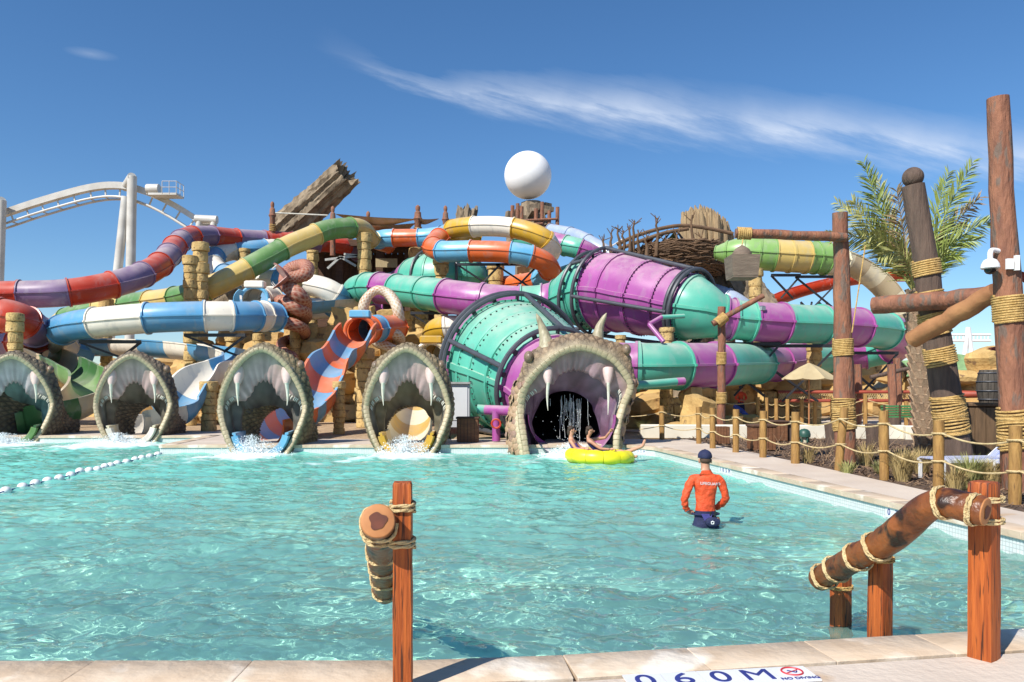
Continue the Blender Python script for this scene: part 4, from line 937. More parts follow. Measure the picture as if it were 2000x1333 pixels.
def rock_wall(label, px0, px1, Y, tops, size, depth=1.2, dens=1.0):
    """courses of boulders from the ground up to the outline tops [(px,py),...]"""
    x0, x1 = at(px0, 0, Y)[0], at(px1, 0, Y)[0]
    t = thing('rock_wall', label, 'rock wall', ((x0+x1)/2, Y, G0))
    z = G0+size*.3; row = 0
    T = np.array(tops, float)
    while z < 14:
        x = x0+(row % 2)*size*.5; any_ = False
        while x < x1:
            w = size*random.uniform(.75, 1.5); h = size*random.uniform(.55, .95)
            px = CX+x/Y*F; zt = at(0, np.interp(px, T[:, 0], T[:, 1]), Y)[2]
            if z < zt-.1*size:
                any_ = True; rock(t, (x+w*.5, Y+z*.16*depth+random.uniform(-.35, .35)*size, z), (w*.72, size*.75, h*.78))
            x += w*1.02
        if not any_: break
        z += size*.78; row += 1
    return t
rock_wall('golden sandstone rock face behind the red snake and the orange chute', 430, 745, 39, [(430, 690), (470, 640), (520, 665), (560, 640), (600, 612), (640, 600), (690, 585), (720, 600), (745, 640)], 1.05)
rock_wall('shaded sandstone rock face below the raft tube', 735, 905, 42, [(735, 650), (800, 640), (860, 650), (905, 690)], 1.2)
rock_wall('sandstone rock bank behind the second snake head', 330, 440, 37, [(330, 760), (380, 745), (440, 735)], .9)
rock_wall('sandstone rocks under the front raft tube', 1215, 1350, 31, [(1215, 768), (1260, 758), (1300, 765), (1350, 790)], .85)
rock_wall('sandstone rocks in the shade behind the slender crossed pole', 1345, 1545, 37.5, [(1345, 760), (1400, 735), (1450, 720), (1545, 735)], 1.1)
rock_wall('pale sandstone rocks behind the barrel', 1835, 2060, 24.5, [(1835, 716), (1880, 700), (1960, 688), (2060, 690)], .75)
for px, py, Y, s, lb in [(1366, 805, 27.0, .62, 'large squared sandstone boulder stacked by the rope fence'), (1362, 842, 26.6, .70, 'sandstone boulder at the foot of the rope fence stack'), (1325, 850, 27.6, .5, 'low sandstone boulder left of the boulder stack'), (1424, 838, 30.5, .55, 'sandstone boulder left of the distant lifeguard'), (1468, 832, 31, .5, 'sandstone boulder right of the distant lifeguard'), (1350, 778, 28.3, .42, 'sandstone boulder capping the stack by the rope fence')]:
    o = rock(None, at(px, py, Y), (s*1.1, s*.9, s), 'boulder'); tag(o, lb, 'boulder')

rock_wall('tan rockwork filling the gap under the long blue and white turn', 325, 560, 43.5, [(325, 690), (380, 660), (430, 640), (500, 632), (560, 620)], 1.1)
rock_wall('low shaded rock bank far behind the leftmost heads', -120, 345, 46, [(-120, 690), (0, 700), (60, 712), (100, 735), (140, 735), (200, 712), (345, 715)], 1.5)
rock_wall('shaded rocks at the back of the path behind the parasol', 1530, 1850, 47, [(1530, 712), (1600, 715), (1680, 706), (1760, 702), (1850, 706)], 1.4)
rock_wall('long low rock bank closing the view behind the raft slide', 900, 1560, 52, [(900, 640), (1100, 690), (1250, 700), (1400, 712), (1560, 735)], 1.9)
# ------------------------------------------------------------------ snake sculptures wound on columns
skin_v = pm('scaled_snake', (1, 1, 1), .5, nscale=9, amt=.4, vcol=True)
def sculpture(name, label, pts, rads, c1, c2, c3, seed, head_pts=None):
    P = [[*at(*p[:3]), r*(.80 if 'red' in name else .74)] for p, r in zip(pts, rads)]
    Q, _ = spline(P, .045); C = Q[:, :3]; R = Q[:, 3]; n = 44
    T, S, U = frames_pt(C); s = np.concatenate([[0], np.cumsum(np.linalg.norm(np.diff(C, axis=0), axis=1))])
    th = np.linspace(0, 2*math.pi, n, endpoint=False); rows = []; cols = []
    for i in range(len(C)):
        uu = th/(2*math.pi)*8; vv = s[i]/.21
        w1 = (uu+vv) % 1; w2 = (uu-vv) % 1; ds = np.minimum(np.minimum(w1, 1-w1), np.minimum(w2, 1-w2))*2
        rr = R[i]*(1+.10*ds**.6)
        rows.append(C[i]+(rr*np.cos(th))[:, None]*S[i]+(rr*np.sin(th))[:, None]*U[i])
        band = np.sin(s[i]*2.3+seed)*np.sin(th*2+s[i]*.6); c = lerpc(c1, c2, smooth(-.1, .5, band))
        c = lerpc(np.asarray(c3)*np.ones((n, 1)), c, smooth(.05, .5, ds)); cols.append(c)
    t = thing(name, label, 'sculpture', (P[0][0], P[0][1], G0))
    mk('coiled_body', loft(np.array(rows), True, True, True), skin_v, t, cols=np.array(cols).reshape(-1, 3), sharp=0)
    return t, C
def coil(px, Y, r, z0y, z1y, turns, ph=0, n=None):
    out = []; k = int(turns*8)+1
    for i in range(k):
        a = ph+2*math.pi*turns*i/(k-1); out.append((px+r*math.cos(a)/Y*F, z0y+(z1y-z0y)*i/(k-1), Y+r*math.sin(a)))
    return out
red1 = [(548, 549, 36.6), (556, 543, 36.8), (568, 529, 37.3), (590, 524, 38.2), (603, 526, 39.3), (590, 521, 40.2)]
pr = [(556, 540, 37.2), (572, 542, 37.4), (594, 537, 37.7), (600, 525, 38.4), (588, 520, 39.3), (568, 527, 39.6), (559, 548, 38.6), (567, 563, 37.6), (583, 577, 37.4), (594, 592, 38.2), (585, 606, 39.6), (560, 600, 40), (548, 592, 38.7), (561, 593, 37.6), (580, 602, 37.6), (595, 612, 38.6), (585, 625, 40), (560, 622, 40.2), (543, 624, 38.9), (556, 630, 37.7), (578, 636, 37.6), (594, 645, 38.5), (588, 660, 39.8), (560, 665, 40), (549, 677, 38.6), (560, 690, 37.8), (575, 697, 37.6), (580, 712, 38.0)]
rr = [.26, .34, .40, .42, .42, .42, .44, .46, .46, .45, .45, .44, .44, .44, .44, .43, .42, .42, .40, .38, .36, .34, .32, .30, .28, .25, .22, .10]
t, C = sculpture('red_snake_sculpture', 'red scaled snake sculpture coiled on a column, mouth gaping', pr, rr, (.24, .045, .022), (.37, .11, .055), (.46, .28, .20), 0)
def gape(t, hc, fwd, up, size, skin, inner):
    """open snake jaws: two hinged half shells, lining and fangs"""
    f = np.asarray(fwd, float); f /= np.linalg.norm(f); u = np.asarray(up, float); u -= f*np.dot(u, f); u /= np.linalg.norm(u); s = np.cross(f, u); hc = np.asarray(hc)
    for sg, ang, nm in ((1, .75, 'upper_jaw'), (-1, .85, 'lower_jaw')):
        d = f*math.cos(ang)+u*sg*math.sin(ang); nn = -f*math.sin(ang)*sg+u*math.cos(ang); nn = nn*1.0
        for shell, m, h in ((nm, skin, .30), (nm+'_lining', inner, .10)):
            rows = []
            for q in np.linspace(0, 1, 9):
                w = size*(.42+.16*math.sin(q*math.pi))*(1-.62*q**3); hh = size*h*(1-.7*q*q)
                a_ = np.linspace(0, math.pi, 9); c = hc+d*size*1.25*q
                sgn = sg if shell == nm else -sg*.3
                rows.append(np.array([c+s*w*math.cos(x)*(1 if shell == nm else .93)+nn*sgn*hh*math.sin(x) for x in a_]))
            rows.append(np.repeat((hc+d*size*1.3)[None], 9, 0))
            mk(shell, loft(np.array(rows), False), m, t)
        for k in (-1, 1):
            b = hc+d*size*1.05+s*size*.2*k; mk('fang', pipe(np.array([b, b-nn*sg*size*.25, b-nn*sg*size*.45-f*.05]), [.04*size, .03*size, .004], 8), fang_m, t)
gape(t, at(558, 542, 37.1), (-.85, -.5, .10), (-.1, 0, 1), .66, pm('red_snake_skin', (.42, .17, .12), .5, (.3, .08, .05), 9, bump=.5, bscale=20), pm('snake_mouth_pink', (.55, .38, .33), .5, (.40, .24, .22), 4))
pf_ = [(707, 618, 37.0), (709, 605, 37), (712, 592, 37), (722, 576, 37), (738, 567, 37), (755, 572, 37), (769, 587, 36.8), (777, 606, 36.6), (780, 628, 36.8), (780, 650, 37.4), (770, 662, 38.2), (745, 655, 38.4), (735, 644, 37), (748, 645, 36.1), (768, 650, 36), (780, 660, 36.6), (772, 672, 38), (748, 674, 38.2), (734, 667, 37), (746, 672, 36.1), (764, 680, 36), (778, 682, 36.8), (779, 668, 37.6)]
rf_ = [.10, .30, .33, .27, .28, .31, .33, .34, .34, .34, .34, .33, .33, .33, .33, .33, .31, .31, .30, .30, .27, .22, .1]
sculpture('pale_snake_sculpture', 'cream and rust scaled snake sculpture arching over two columns', pf_, rf_, (.46, .35, .22), (.42, .19, .07), (.66, .60, .50), 2)
# ------------------------------------------------------------------ white roller coaster far left
cm = pm('coaster_white', (.58, .57, .53), .45, (.44, .42, .38), .8)
YC = 72
co_ = thing('roller_coaster', 'white steel roller coaster track on tall tubular columns', 'roller coaster', (at(255, 590, YC)[0], YC, G0))
sp_ = [(-900, 690), (-600, 590), (-350, 512), (-220, 477), (-120, 452), (-60, 437), (0, 420), (60, 400), (120, 382), (175, 368), (215, 363), (255, 366), (300, 381), (345, 404), (390, 432), (420, 450), (460, 478)]
Q, _ = spline([at(x, y, YC) for x, y in sp_], .6)
for a, b in zip(range(0, len(Q)-4, 5), range(5, len(Q)+4, 5)):
    mk('spine_beam', loft(np.array([[q+[0, -.3, .30], q+[0, .3, .30], q+[0, .3, -.30], q+[0, -.3, -.30]] for q in Q[a:min(b, len(Q)-1)+1]]), True, True, True), cm, co_, smooth=False)
T, S, U = frames_z(Q)
for k in (-.55, .55):
    mk('running_rail', pipe(Q-U*1.15+S*k, .11, 8), cm, co_)
for i in range(1, len(Q), 3): mk('rail_tie', merge(beam(Q[i]-U[i]*.25, Q[i]-U[i]*1.15, .12, .12), beam(Q[i]-U[i]*1.1-S[i]*.6, Q[i]-U[i]*1.1+S[i]*.6, .1, .1)), cm, co_, smooth=False)
for (xa, ya, xb, r) in ((258, 345, 254, .42), (246, 385, 222, .40), (3, 392, -4, .42), (-300, 480, -308, .42), (-620, 580, -628, .42)):
    a = at(xa, ya, YC-1.2); b = at(xb, 600, YC-1.2); d = (b-a)/(b-a)[2]; b = a+d*(G0-a[2]); mk('support_column', bar(a, b, r, 16), cm, co_)
for x, y in ((258, 345), (3, 392)): mk('cross_arm', bar(at(x, y, YC-1.4), at(x-14, y+22, YC+.3), .38, 14), cm, co_)
mk('cap_beam', merge(bar(at(382, 428, YC-1), at(424, 430, YC-1), .38, 14), bar(at(418, 432, YC-1), at(417, 441, YC-1), .3, 12), bar(at(390, 432, YC-1), at(388, 446, YC-1), .3, 12)), cm, co_)
pb = at(320, 383, YC-1)
mk('maintenance_platform', merge(box(pb+[.2, 0, .0], (2.6, 1.6, .18)), box(pb+[-.9, 0, .5], (1.0, 1.0, .9)), bar(pb+[-1.3, -.5, .5], pb+[-.2, -.5, .5], .45, 14)), cm, co_)
rl = [bar(pb+[x, -.8, 0], pb+[x, -.8, 1.15], .035, 6) for x in (.2, .85, 1.5)]+[bar(pb+[.2, -.8, z], pb+[1.5, -.8, z], .03, 6) for z in (.6, 1.15)]+[bar(pb+[1.5, y, 0], pb+[1.5, y, 1.15], .035, 6) for y in (0, .8)]+[bar(pb+[1.5, -.8, z], pb+[1.5, .8, z], .03, 6) for z in (.6, 1.15)]
mk('guard_rail', merge(*rl), cm, co_)
# small white lattice track seen under the tubes
lt = thing('far_coaster_support', 'white lattice supports of a far ride behind the palm', 'ride support', (at(1890, 660, 60)[0], 60, G0))
for x in (1870, 1912): mk('white_leg', bar([at(x, 700, 60)[0]*1.0, 60, G0], at(1891, 640, 60), .18, 8), white_p(), lt)
for i in range(12): mk('white_rung', bar(at(1853+i*7, 654, 60), at(1853+i*7, 666, 60), .05, 6), white_p(), lt)
for y in (654, 666): mk('white_rail', bar(at(1855, y, 60), at(1935, y, 60), .09, 8), white_p(), lt)

# ------------------------------------------------------------------ timber tower, giant logs, nest and ball behind the slides
dkw = pm('dark_timber', (.11, .055, .03), .9, (.06, .03, .018), 2, stretch=(1, 1, 6), bump=.4, bscale=6)
YB = 56
pv = thing('timber_hall', 'dark timber hall behind the slides with a plank gable', 'building', (at(730, 600, YB)[0], YB, G0))
bx0, bx1 = at(600, 0, YB)[0], at(868, 0, YB)[0]; zt = at(0, 486, YB)[2]
mk('back_wall', box(((bx0+bx1)/2, YB+2.5, zt/2), (bx1-bx0, .3, zt)), dkw, pv, smooth=False)
mk('eaves_beam', box(((bx0+bx1)/2, YB, zt+.15), (bx1-bx0+.6, 3, .45)), dkw, pv, smooth=False)
n = 22
for i in range(n): mk('wall_plank', box((bx0+(i+.5)*(bx1-bx0)/n, YB+1.6+random.uniform(-.03, .03), zt-1.6), ((bx1-bx0)/n-.03, .12, 3.5)), dkw, pv, smooth=False)
for x in (612, 668, 745, 800, 850): mk('hall_post', box((at(x, 0, YB)[0], YB-.6, zt/2), (.5, .5, zt)), dkw, pv, smooth=False)
mk('sunlit_board', box(at(755, 514, YB-2.4), (1.5, .1, .62), .1), pm('pale_board', (.42, .34, .2), .9, (.34, .26, .15), 3, stretch=(8, 8, 1)), pv, smooth=False)
fan = thing('steel_strut_frame', 'grey steel struts fanned out in front of the timber hall', 'steel frame', at(668, 505, 48))
for a, b in (((635, 508), (700, 500)), ((665, 502), (640, 525)), ((665, 502), (695, 520)), ((700, 500), (672, 497))): mk('strut', beam(at(*a, 48), at(*b, 48), .14, .14), pm('zinc_strut', (.42, .42, .40), .5, metal=.3), fan, smooth=False)

def jag_log(name, label, a, b, r0, r1, seed, cat='log', jag=.9, lobes=9, thing_=True):
    """giant weathered trunk: grooved sides, ragged broken end"""
    g = np.random.default_rng(seed); n = 54; m = 34; th = np.linspace(0, 2*math.pi, n, endpoint=False)
    a, b = np.asarray(a, float), np.asarray(b, float); C = np.array([a+(b-a)*t for t in np.linspace(0, 1, m)]); T, S, U = frames_pt(C)
    ph = g.random(8)*6.28; rows = []
    end = g.random(n)**1.3*jag; end = (end+np.roll(end, 1))*.5; end[::6] *= .3; end = np.maximum(end, np.roll(end, 2)*.6)
    for i in range(m):
        t = i/(m-1); r = r0+(r1-r0)*t
        gr = .10*np.sin(th*lobes+ph[0]+2.5*t*math.sin(ph[5]))+.06*np.sin(th*(lobes*2+3)+ph[1]+4*t)+.05*np.sin(th*3+ph[2]+t*5)+.03*g.normal(size=n)
        p = C[i]+(r*(1+gr)*np.cos(th))[:, None]*S[i]+(r*(1+gr)*np.sin(th))[:, None]*U[i]
        if t > .8: p = p+T[i]*(end*(t-.8)/.2)[:, None]
        rows.append(p)
    for k in (.72, .35): 
        c = C[-1]; rows.append(c+(rows[m-1]-c)*k-T[-1]*(.5*(1-k)))
    t = thing(name, label, cat, a)
    mk('trunk', loft(np.array(rows), True, True, True), bark(), t, sharp=50)
    return t
jag_log('giant_broken_log', 'giant weathered log leaning up above the red tube with a splintered end', at(553, 455, 57), at(668, 348, 55), 1.15, 1.0, 3, jag=1.2)
jag_log('giant_broken_log', 'giant dark log lying behind the green and yellow tube', at(395, 610, 50), at(470, 556, 50), 1.5, 1.3, 5)
sb = thing('giant_tree_stump', 'giant rounded bundle of splintered brown wood rising from the nest', 'stump', at(1385, 500, 52))
g = np.random.default_rng(8); straw = pm('splintered_wood', (.40, .29, .16), .95, (.22, .15, .085), 1.5, stretch=(6, 6, .5), bump=.7, bscale=5)
OT = np.array([(1326, 440), (1332, 415), (1345, 404), (1368, 398), (1385, 404), (1400, 412), (1416, 424), (1430, 448), (1438, 470)])
for i in range(64):
    k = (i+.5)/64; x = 1328+110*k; dp = 52+2.0*(-1 if i % 2 else .2)*math.sin(math.pi*k)+g.normal(0, .25); y = np.interp(x, OT[:, 0], OT[:, 1])+abs(g.normal(0, 9)); r = g.uniform(.13, .26)
    b_ = at(1340+86*k, 520, dp); tp_ = at(x, y, dp); m_ = (b_+tp_)/2+[g.normal(0, .08), 0, 0]
    mk('splinter', pipe(np.array([b_, m_, m_+(tp_-m_)*.7, tp_+[g.normal(0, .05), 0, 0]]), [r, r*1.05, r*.85, .04], 7, wob=.15, seed=i), straw, sb)
mk('stump_core', pipe(np.array([[at(1385, 0, 52)[0], 52, G0], at(1384, 560, 52), at(1384, 480, 52), at(1380, 430, 52)]), [1.9, 1.8, 1.6, .9], 20, wob=.1), bark(), sb)
jag_log('giant_root', 'giant grey root trunk leaning behind the lantern', at(1500, 650, 50), at(1430, 540, 51), 1.5, 1.2, 12, 'root')
jag_log('splintered_stub', 'splintered grey timber stub behind the gold loop', at(905, 470, 58), at(912, 418, 58), .75, .7, 14, 'stub', .9)
# carved finial poles with shade sails
def finial_pole(px, ytop, Y, label, w=.22):
    a = at(px, ytop, Y); z0 = at(0, 500, Y)[2]
    t = thing('finial_pole', label, 'pole', (a[0], Y, z0), 0, 'finial poles on the tower roof')
    P = [(z0, w), (a[2]-1.1, w*.95), (a[2]-.95, w*1.35), (a[2]-.8, w), (a[2]-.5, w*.9), (a[2]-.42, w*.55), (a[2]-.25, w*.7), (a[2]-.1, w*.65), (a[2], w*.2)]
    mk('shaft', pipe(np.array([(a[0], Y, z) for z, _ in P]), [r for _, r in P], 12), wood_pole(), t)
    mk('rope_wrap', pipe(np.array([[a[0]+w*1.1*math.cos(q), Y+w*1.1*math.sin(q), a[2]-1.5-q*.02] for q in np.linspace(0, 25, 60)]), .035, 5), rope_m(), t)
for px, y, lb in ((532, 394, 'carved timber pole left of the giant leaning log'), (650, 403, 'carved timber pole just right of the giant leaning log'), (719, 413, 'carved timber pole beside the tan shade sail'), (816, 401, 'stout carved timber pole between the two shade sails'), (870, 402, 'carved timber pole left of the gold and white loop')): finial_pole(px, y, 52, lb, .24 if px == 816 else .19)
sail_m = pm('tan_sail', (.42, .29, ZB), .9, (.33, .22, .07), 2)
def sail(name, label, pts, mat, cat='shade sail'):
    P = [at(*p) for p in pts]; c = np.mean(P, 0)-[0, 0, .25]; k = len(P); rows = []
    n = 8
    for t in (0, .5, .8): 
        ring = []
        for i in range(k):
            for j in range(n):
                q = P[i]+(P[(i+1) % k]-P[i])*j/n; q = q+(c-q)*.10*math.sin(j/n*math.pi); ring.append(q+(c-q)*t)
        rows.append(ring)
    R = np.array(rows); v, f = loft(R, True, False, True); v2 = v-[0, 0, .03]
    o = mk(name, merge((v, f), (v2, [q[::-1] for q in f])), mat, sharp=0); tag(o, label, cat); return setorigin(o)
sail('shade_sail', 'tan triangular shade sail stretched between carved poles', [(655, 418, 51.5), (815, 428, 51), (720, 452, 54)], sail_m)
sail('shade_sail', 'lower tan shade sail below the carved poles', [(722, 440, 51), (812, 436, 51), (800, 452, 54), (725, 452, 54)], sail_m)
sail('shade_sail', 'narrow tan sail tip right of the stout pole', [(820, 428, 51.5), (858, 427, 51), (822, 438, 53)], sail_m)
o = mk('cable_stay', bar(at(532, 416, 52), at(640, 421, 52), .05), pm('pale_cable', (.6, .58, .5), .6)); tag(o, 'pale cable stretched in front of the giant leaning log', 'cable'); setorigin(o)
# white ball on its rock tower
ball = thing('white_ball', 'big smooth white ball on the driftwood tower', 'ball', at(1031, 388, 66))
u = np.linspace(0, math.pi, 33); w = np.linspace(0, 2*math.pi, 56, endpoint=False); bc_ = at(1031, 343, 66); br_ = 46/F*66
mk('globe', loft(np.array([[bc_+br_*np.array([math.sin(i)*math.cos(j), math.sin(i)*math.sin(j), math.cos(i)]) for j in w] for i in u])), pm('ball_white', (.84, .84, .84), .4, (.80, .80, .80), .6), ball)
tw = thing('driftwood_tower', 'driftwood and rock tower carrying the white ball', 'tower', (at(1040, 460, 66)[0], 66, at(0, 520, 66)[2]))
g = np.random.default_rng(4)
for i in range(46):
    y = 394+g.random()**.8*85; hw = np.interp(y, [392, 410, 440, 480], [24, 38, 34, 48]); x = 1036+(g.random()*2-1)*hw
    a = at(x, y, 65+g.random()*2); l = g.uniform(.6, 1.7); d = Vector((g.normal(), g.normal()*.5, g.normal()*.5)).normalized()
    mk('driftwood_block', beam(a-np.array(d)*l/2, a+np.array(d)*l/2, g.uniform(.35, .8), g.uniform(.3, .6)), bark(), tw, smooth=False)
mk('tower_core', pipe(np.array([at(1036, 396, 66.3), at(1038, 430, 66.3), at(1040, 480, 66.3), [at(1040, 0, 66.3)[0], 66.3, G0]]), [.9, 1.25, 1.5, 1.8], 16, wob=.12), bark(), tw)
for x, y in ((1000, 402), (1010, 398), (1018, 404), (1058, 395), (1088, 405), (1072, 412), (1046, 408)):
    mk('tower_stake', bar(at(x, 470, 64), at(x+1, y, 64), .16, 8), wood_pole(), tw)
for x0, x1, y in ((1000, 1088, 432), (1010, 1090, 448), (998, 1060, 441)): mk('tower_rail', bar(at(x0, y, 63.8), at(x1, y-4, 63.8), .1, 6), wood_pole(), tw)
mk('leaning_prop', bar(at(958, 435, 62), at(952, 455, 62), .2, 8), wood_pole(), tw)
# twig nest with stakes, bent poles and coloured sails
YN = 50
ns = thing('twig_nest', 'round nest platform woven from brown twigs', 'nest', (at(1335, 520, YN)[0], YN, at(0, 560, YN)[2]))
cN = at(1335, 512, YN); rN = 3.1; g = np.random.default_rng(12); vf = []
mk('nest_core', pipe(np.array([cN-[0, 0, 1.15], cN-[0, 0, .6], cN+[0, 0, .3], cN+[0, 0, .75]]), [1.6, rN*.86, rN*.97, rN*.93], 36), dkw, ns)
for i in range(2600):
    a = g.random()*6.28; z = g.uniform(-1.0, .85); R = rN*np.interp(z, [-1.1, -.5, .3, .8], [.62, .9, 1.02, .99])+g.normal(0, .06); da = g.uniform(.15, .4); P = [cN+[R*math.cos(a+q), R*math.sin(a+q), z+g.normal(0, .05)+(q*g.normal(0, .25))] for q in (0, da*.5, da)]
    vf.append(pipe(np.array(P), .02+.03*g.random(), 4))
o = mk('woven_twigs', merge(*vf), twig(), ns); tag(o, kind='stuff')
base_m = mk('nest_base', pipe(np.array([cN-[0, 0, 1.1], cN-[0, 0, 3], [cN[0], cN[1], G0]]), [1.8, 1.4, 1.5], 20, wob=.1), bark(), ns)
for i, (x, yt) in enumerate(((1192, 455), (1210, 447), (1217, 452), (1228, 446), (1237, 432), (1246, 455), (1265, 462), (1282, 426), (1300, 470), (1322, 458), (1354, 420), (1367, 462), (1180, 470))):
    a = at(x, 500, YN-2.6+.2*(i % 3)); b = at(x+g.normal(0, 2), yt, YN-2.6)
    P = np.array([a+(b-a)*t+[g.normal(0, .05), 0, 0] for t in np.linspace(0, 1, 6)]); tw_ = [pipe(P, np.linspace(.13, .05, 6), 7)]
    for q in range(5): 
        c = P[4]+(P[5]-P[4])*g.random(); tw_.append(bar(c, c+[g.normal(0, .25), 0, .2+.3*g.random()], .025, 4))
    mk('branch_stake', merge(*tw_), twig(), ns)
for pts in (((1205, 478), (1240, 462), (1290, 447), (1330, 441), (1380, 446), (1432, 457)), ((1212, 486), (1260, 468), (1300, 455), (1345, 447))):
    Q, _ = spline([at(x, y, YN-1.5) for x, y in pts], .5); mk('bent_pole', pipe(Q, .12, 8), twig(), ns)
for a, b in (((1270, 480), (1305, 450)), ((1345, 482), (1322, 452)), ((1290, 478), (1312, 449))): mk('sail_pole', bar(at(*a, YN-1), at(*b, YN-1), .07), pm('blue_black_pole', (.05, .06, .08), .5), ns)
sail('orange_sail', 'orange triangular sail under the bent poles of the nest', [(1243, 470, 49), (1282, 458, 48.5), (1270, 479, 51)], pm('orange_sail', (.45, .14, .03), .8))
sail('green_sail', 'green triangular sail beside the giant stump', [(1290, 479, 49), (1318, 451, 48.5), (1336, 479, 51)], pm('green_sail', (.10, .15, .05), .8))
o = mk('pale_awning', merge(beam(at(1190, 484, 51), at(1215, 468, 51), .5, .06), beam(at(1206, 490, 51), at(1211, 474, 51), .3, .06)), white_p(), smooth=False); tag(o, 'small white awning panel left of the nest stakes', 'awning'); setorigin(o)

# ------------------------------------------------------------------ right-hand side: poles, beams, lantern, palm
def wob_pole(px0, y0, px1, y1, Y, w0, w1, mat, n=14, seed=0, zb=None, lean=0):
    a, b = at(px0, y0, Y), at(px1, y1, Y)
    if zb is not None: d = (a-b)/(a-b)[2]; a = b+d*(zb-b[2])
    g = np.random.default_rng(seed); t = np.linspace(0, 1, n)
    C = np.array([a+(b-a)*q for q in t])+np.c_[np.cumsum(g.normal(0, .012, n)), np.cumsum(g.normal(0, .012, n)), np.zeros(n)]*.6
    return C, np.interp(t, [0, 1], [w0/2/F*Y, w1/2/F*Y])*(1+g.normal(0, .02, n))
def wrap(t, C, R, f0, f1, rr=.022, mat=None, loose=0, seed=0):
    g = np.random.default_rng(seed); s = np.linspace(0, 1, len(C)); P0 = lambda q: np.array([np.interp(q, s, C[:, k]) for k in range(3)]); Rr = lambda q: np.interp(q, s, R)
    L = np.linalg.norm(P0(f1)-P0(f0)); turns = max(2, int(L/(rr*1.95))); ax = P0(f1)-P0(f0); ax /= np.linalg.norm(ax)
    e1 = np.cross(ax, [0, 1.0, 0]); e1 /= np.linalg.norm(e1); e2 = np.cross(ax, e1); ph = g.random(6)*6.28
    a = np.linspace(0, 2*math.pi*turns, turns*14)
    pts = []
    for q in a:
        k = q/a[-1]; f = f0+(f1-f0)*k
        r = Rr(f)*1.03+rr*.8+loose*.35*rr*(1+math.sin(q*.37+ph[0]))
        pts.append(P0(f)+ax*loose*rr*2.2*math.sin(q+ph[1]+q*.013)*math.sin(q*.11+ph[2])+(math.cos(q)*e1+math.sin(q)*e2)*r)
    mk('rope_wrap', pipe(np.array(pts), rr, 6), mat or rope_m(), t)
def frac(C, Y, y):   # fraction along a pole at image row y
    ys_ = HY-(C[:, 2]-CH)/C[:, 1]*F; s = np.linspace(0, 1, len(C)); o = np.argsort(ys_); return float(np.interp(y, ys_[o], s[o]))
def pole(name, label, args, wraps, mat, rr=.024, loose=0, seed=1, **kw):
    C, R = wob_pole(*args, None, seed=seed, zb=.10, **kw) if False else wob_pole(args[0], args[1], args[2], args[3], args[4], args[5], args[6], None, seed=seed, zb=ZB-.02)
    t = thing(name, label, 'pole', (C[0][0], C[0][1], ZB))
    mk('shaft', pipe(C, R, 20, wob=.05, seed=seed), mat, t)
    for i, w in enumerate(wraps): wrap(t, C, R, frac(C, args[4], w[0]), frac(C, args[4], w[1]), rr, loose=w[2] if len(w) > 2 else 0, seed=i)
    return t, C, R
t, C, R = pole('timber_pole', 'reddish log pole carrying the lantern beam', (1652, 912, 1641, 416, 15.9, 40, 27), [(695, 662), (840, 778, .8)], wood_pole(), .017, seed=2)
t2, C2, R2 = pole('dark_leaning_pole', 'dark leaning log pole bound with five ropes and topped by a ball', (1872, 922, 1786, 362, 14.4, 58, 40), [(538, 508), (597, 568), (655, 612, .6), (712, 678, .3), (848, 772, 1.0)], wood_dark(), .019, seed=3)
top = C2[-1]; u = np.linspace(0, math.pi, 14); w = np.linspace(0, 2*math.pi, 22, endpoint=False)
mk('ball_finial', loft(np.array([[top+np.array([0, 0, .15])+.19*np.array([math.sin(i)*math.cos(j), math.sin(i)*math.sin(j), math.cos(i)]) for j in w] for i in u])), wood_dark(), t2)
t3, C3, R3 = pole('timber_pole', 'tallest reddish log pole carrying the security camera', (1990, 968, 1946, 193, 12.0, 58, 38), [(630, 577), (878, 797, 1.0)], wood_pole(), .019, seed=4)
t4, C4, R4 = pole('slender_pole', 'slender pole with a slanting cross branch before the raft tubes', (1409, 850, 1409, 600, 26, 17, 15), [(712, 688), (788, 766)], wood_pole(), .022, seed=5)
mk('cross_branch', pipe(np.array([at(1392, 633, 25.7), at(1440, 606, 25.7), at(1491, 578, 25.7)]), [.10, .09, .085], 12, wob=.05), wood_pole(), t4)
wrap(t4, np.array([at(1400, 632, 25.72), at(1418, 618, 25.72)]), np.array([.14, .14]), 0, 1, .022)
def log_beam(label, a, b, r, mat=None, wrp=(), name='log_beam'):
    Q = np.array([np.asarray(a)+(np.asarray(b)-np.asarray(a))*q for q in np.linspace(0, 1, 12)]); g = np.random.default_rng(len(label)); Q[1:-1] += g.normal(0, r*.08, (10, 3))
    t = thing(name, label, 'beam', np.asarray(a)); rr = np.full(12, r)*(1+g.normal(0, .03, 12)); mk('log', pipe(Q, rr, 18, wob=.05, seed=3), mat or wood_pole(), t)
    for f0, f1 in wrp: wrap(t, Q, rr, f0, f1, .019)
    return t
log_beam('log beam from which the lantern hangs, roped at its end', at(1436, 456, 15.7), at(1652, 464, 15.7), .095, wrp=[(.02, .14)])
log_beam('thick level log beam behind the dark leaning pole', at(1706, 597, 14.9), at(1990, 577, 13.0), .17)
log_beam('slanting log brace lashed to the dark leaning pole', at(1782, 664, 13.9), at(1945, 570, 12.4), .155, pm('tan_brace', (.42, .20, .08), .7, (.28, .12, .05), 2.4, bump=.4, bscale=7), name='log_brace')
ln = thing('hanging_lantern', 'weathered wooden lantern box hanging from the log beam', 'lantern', at(1449, 540, 15.6))
lc = at(1449, 514, 15.6); gw = pm('grey_wood', (.20, .15, .11), .85, (.13, .095, .07), 3, stretch=(1, 1, 5), bump=.3)
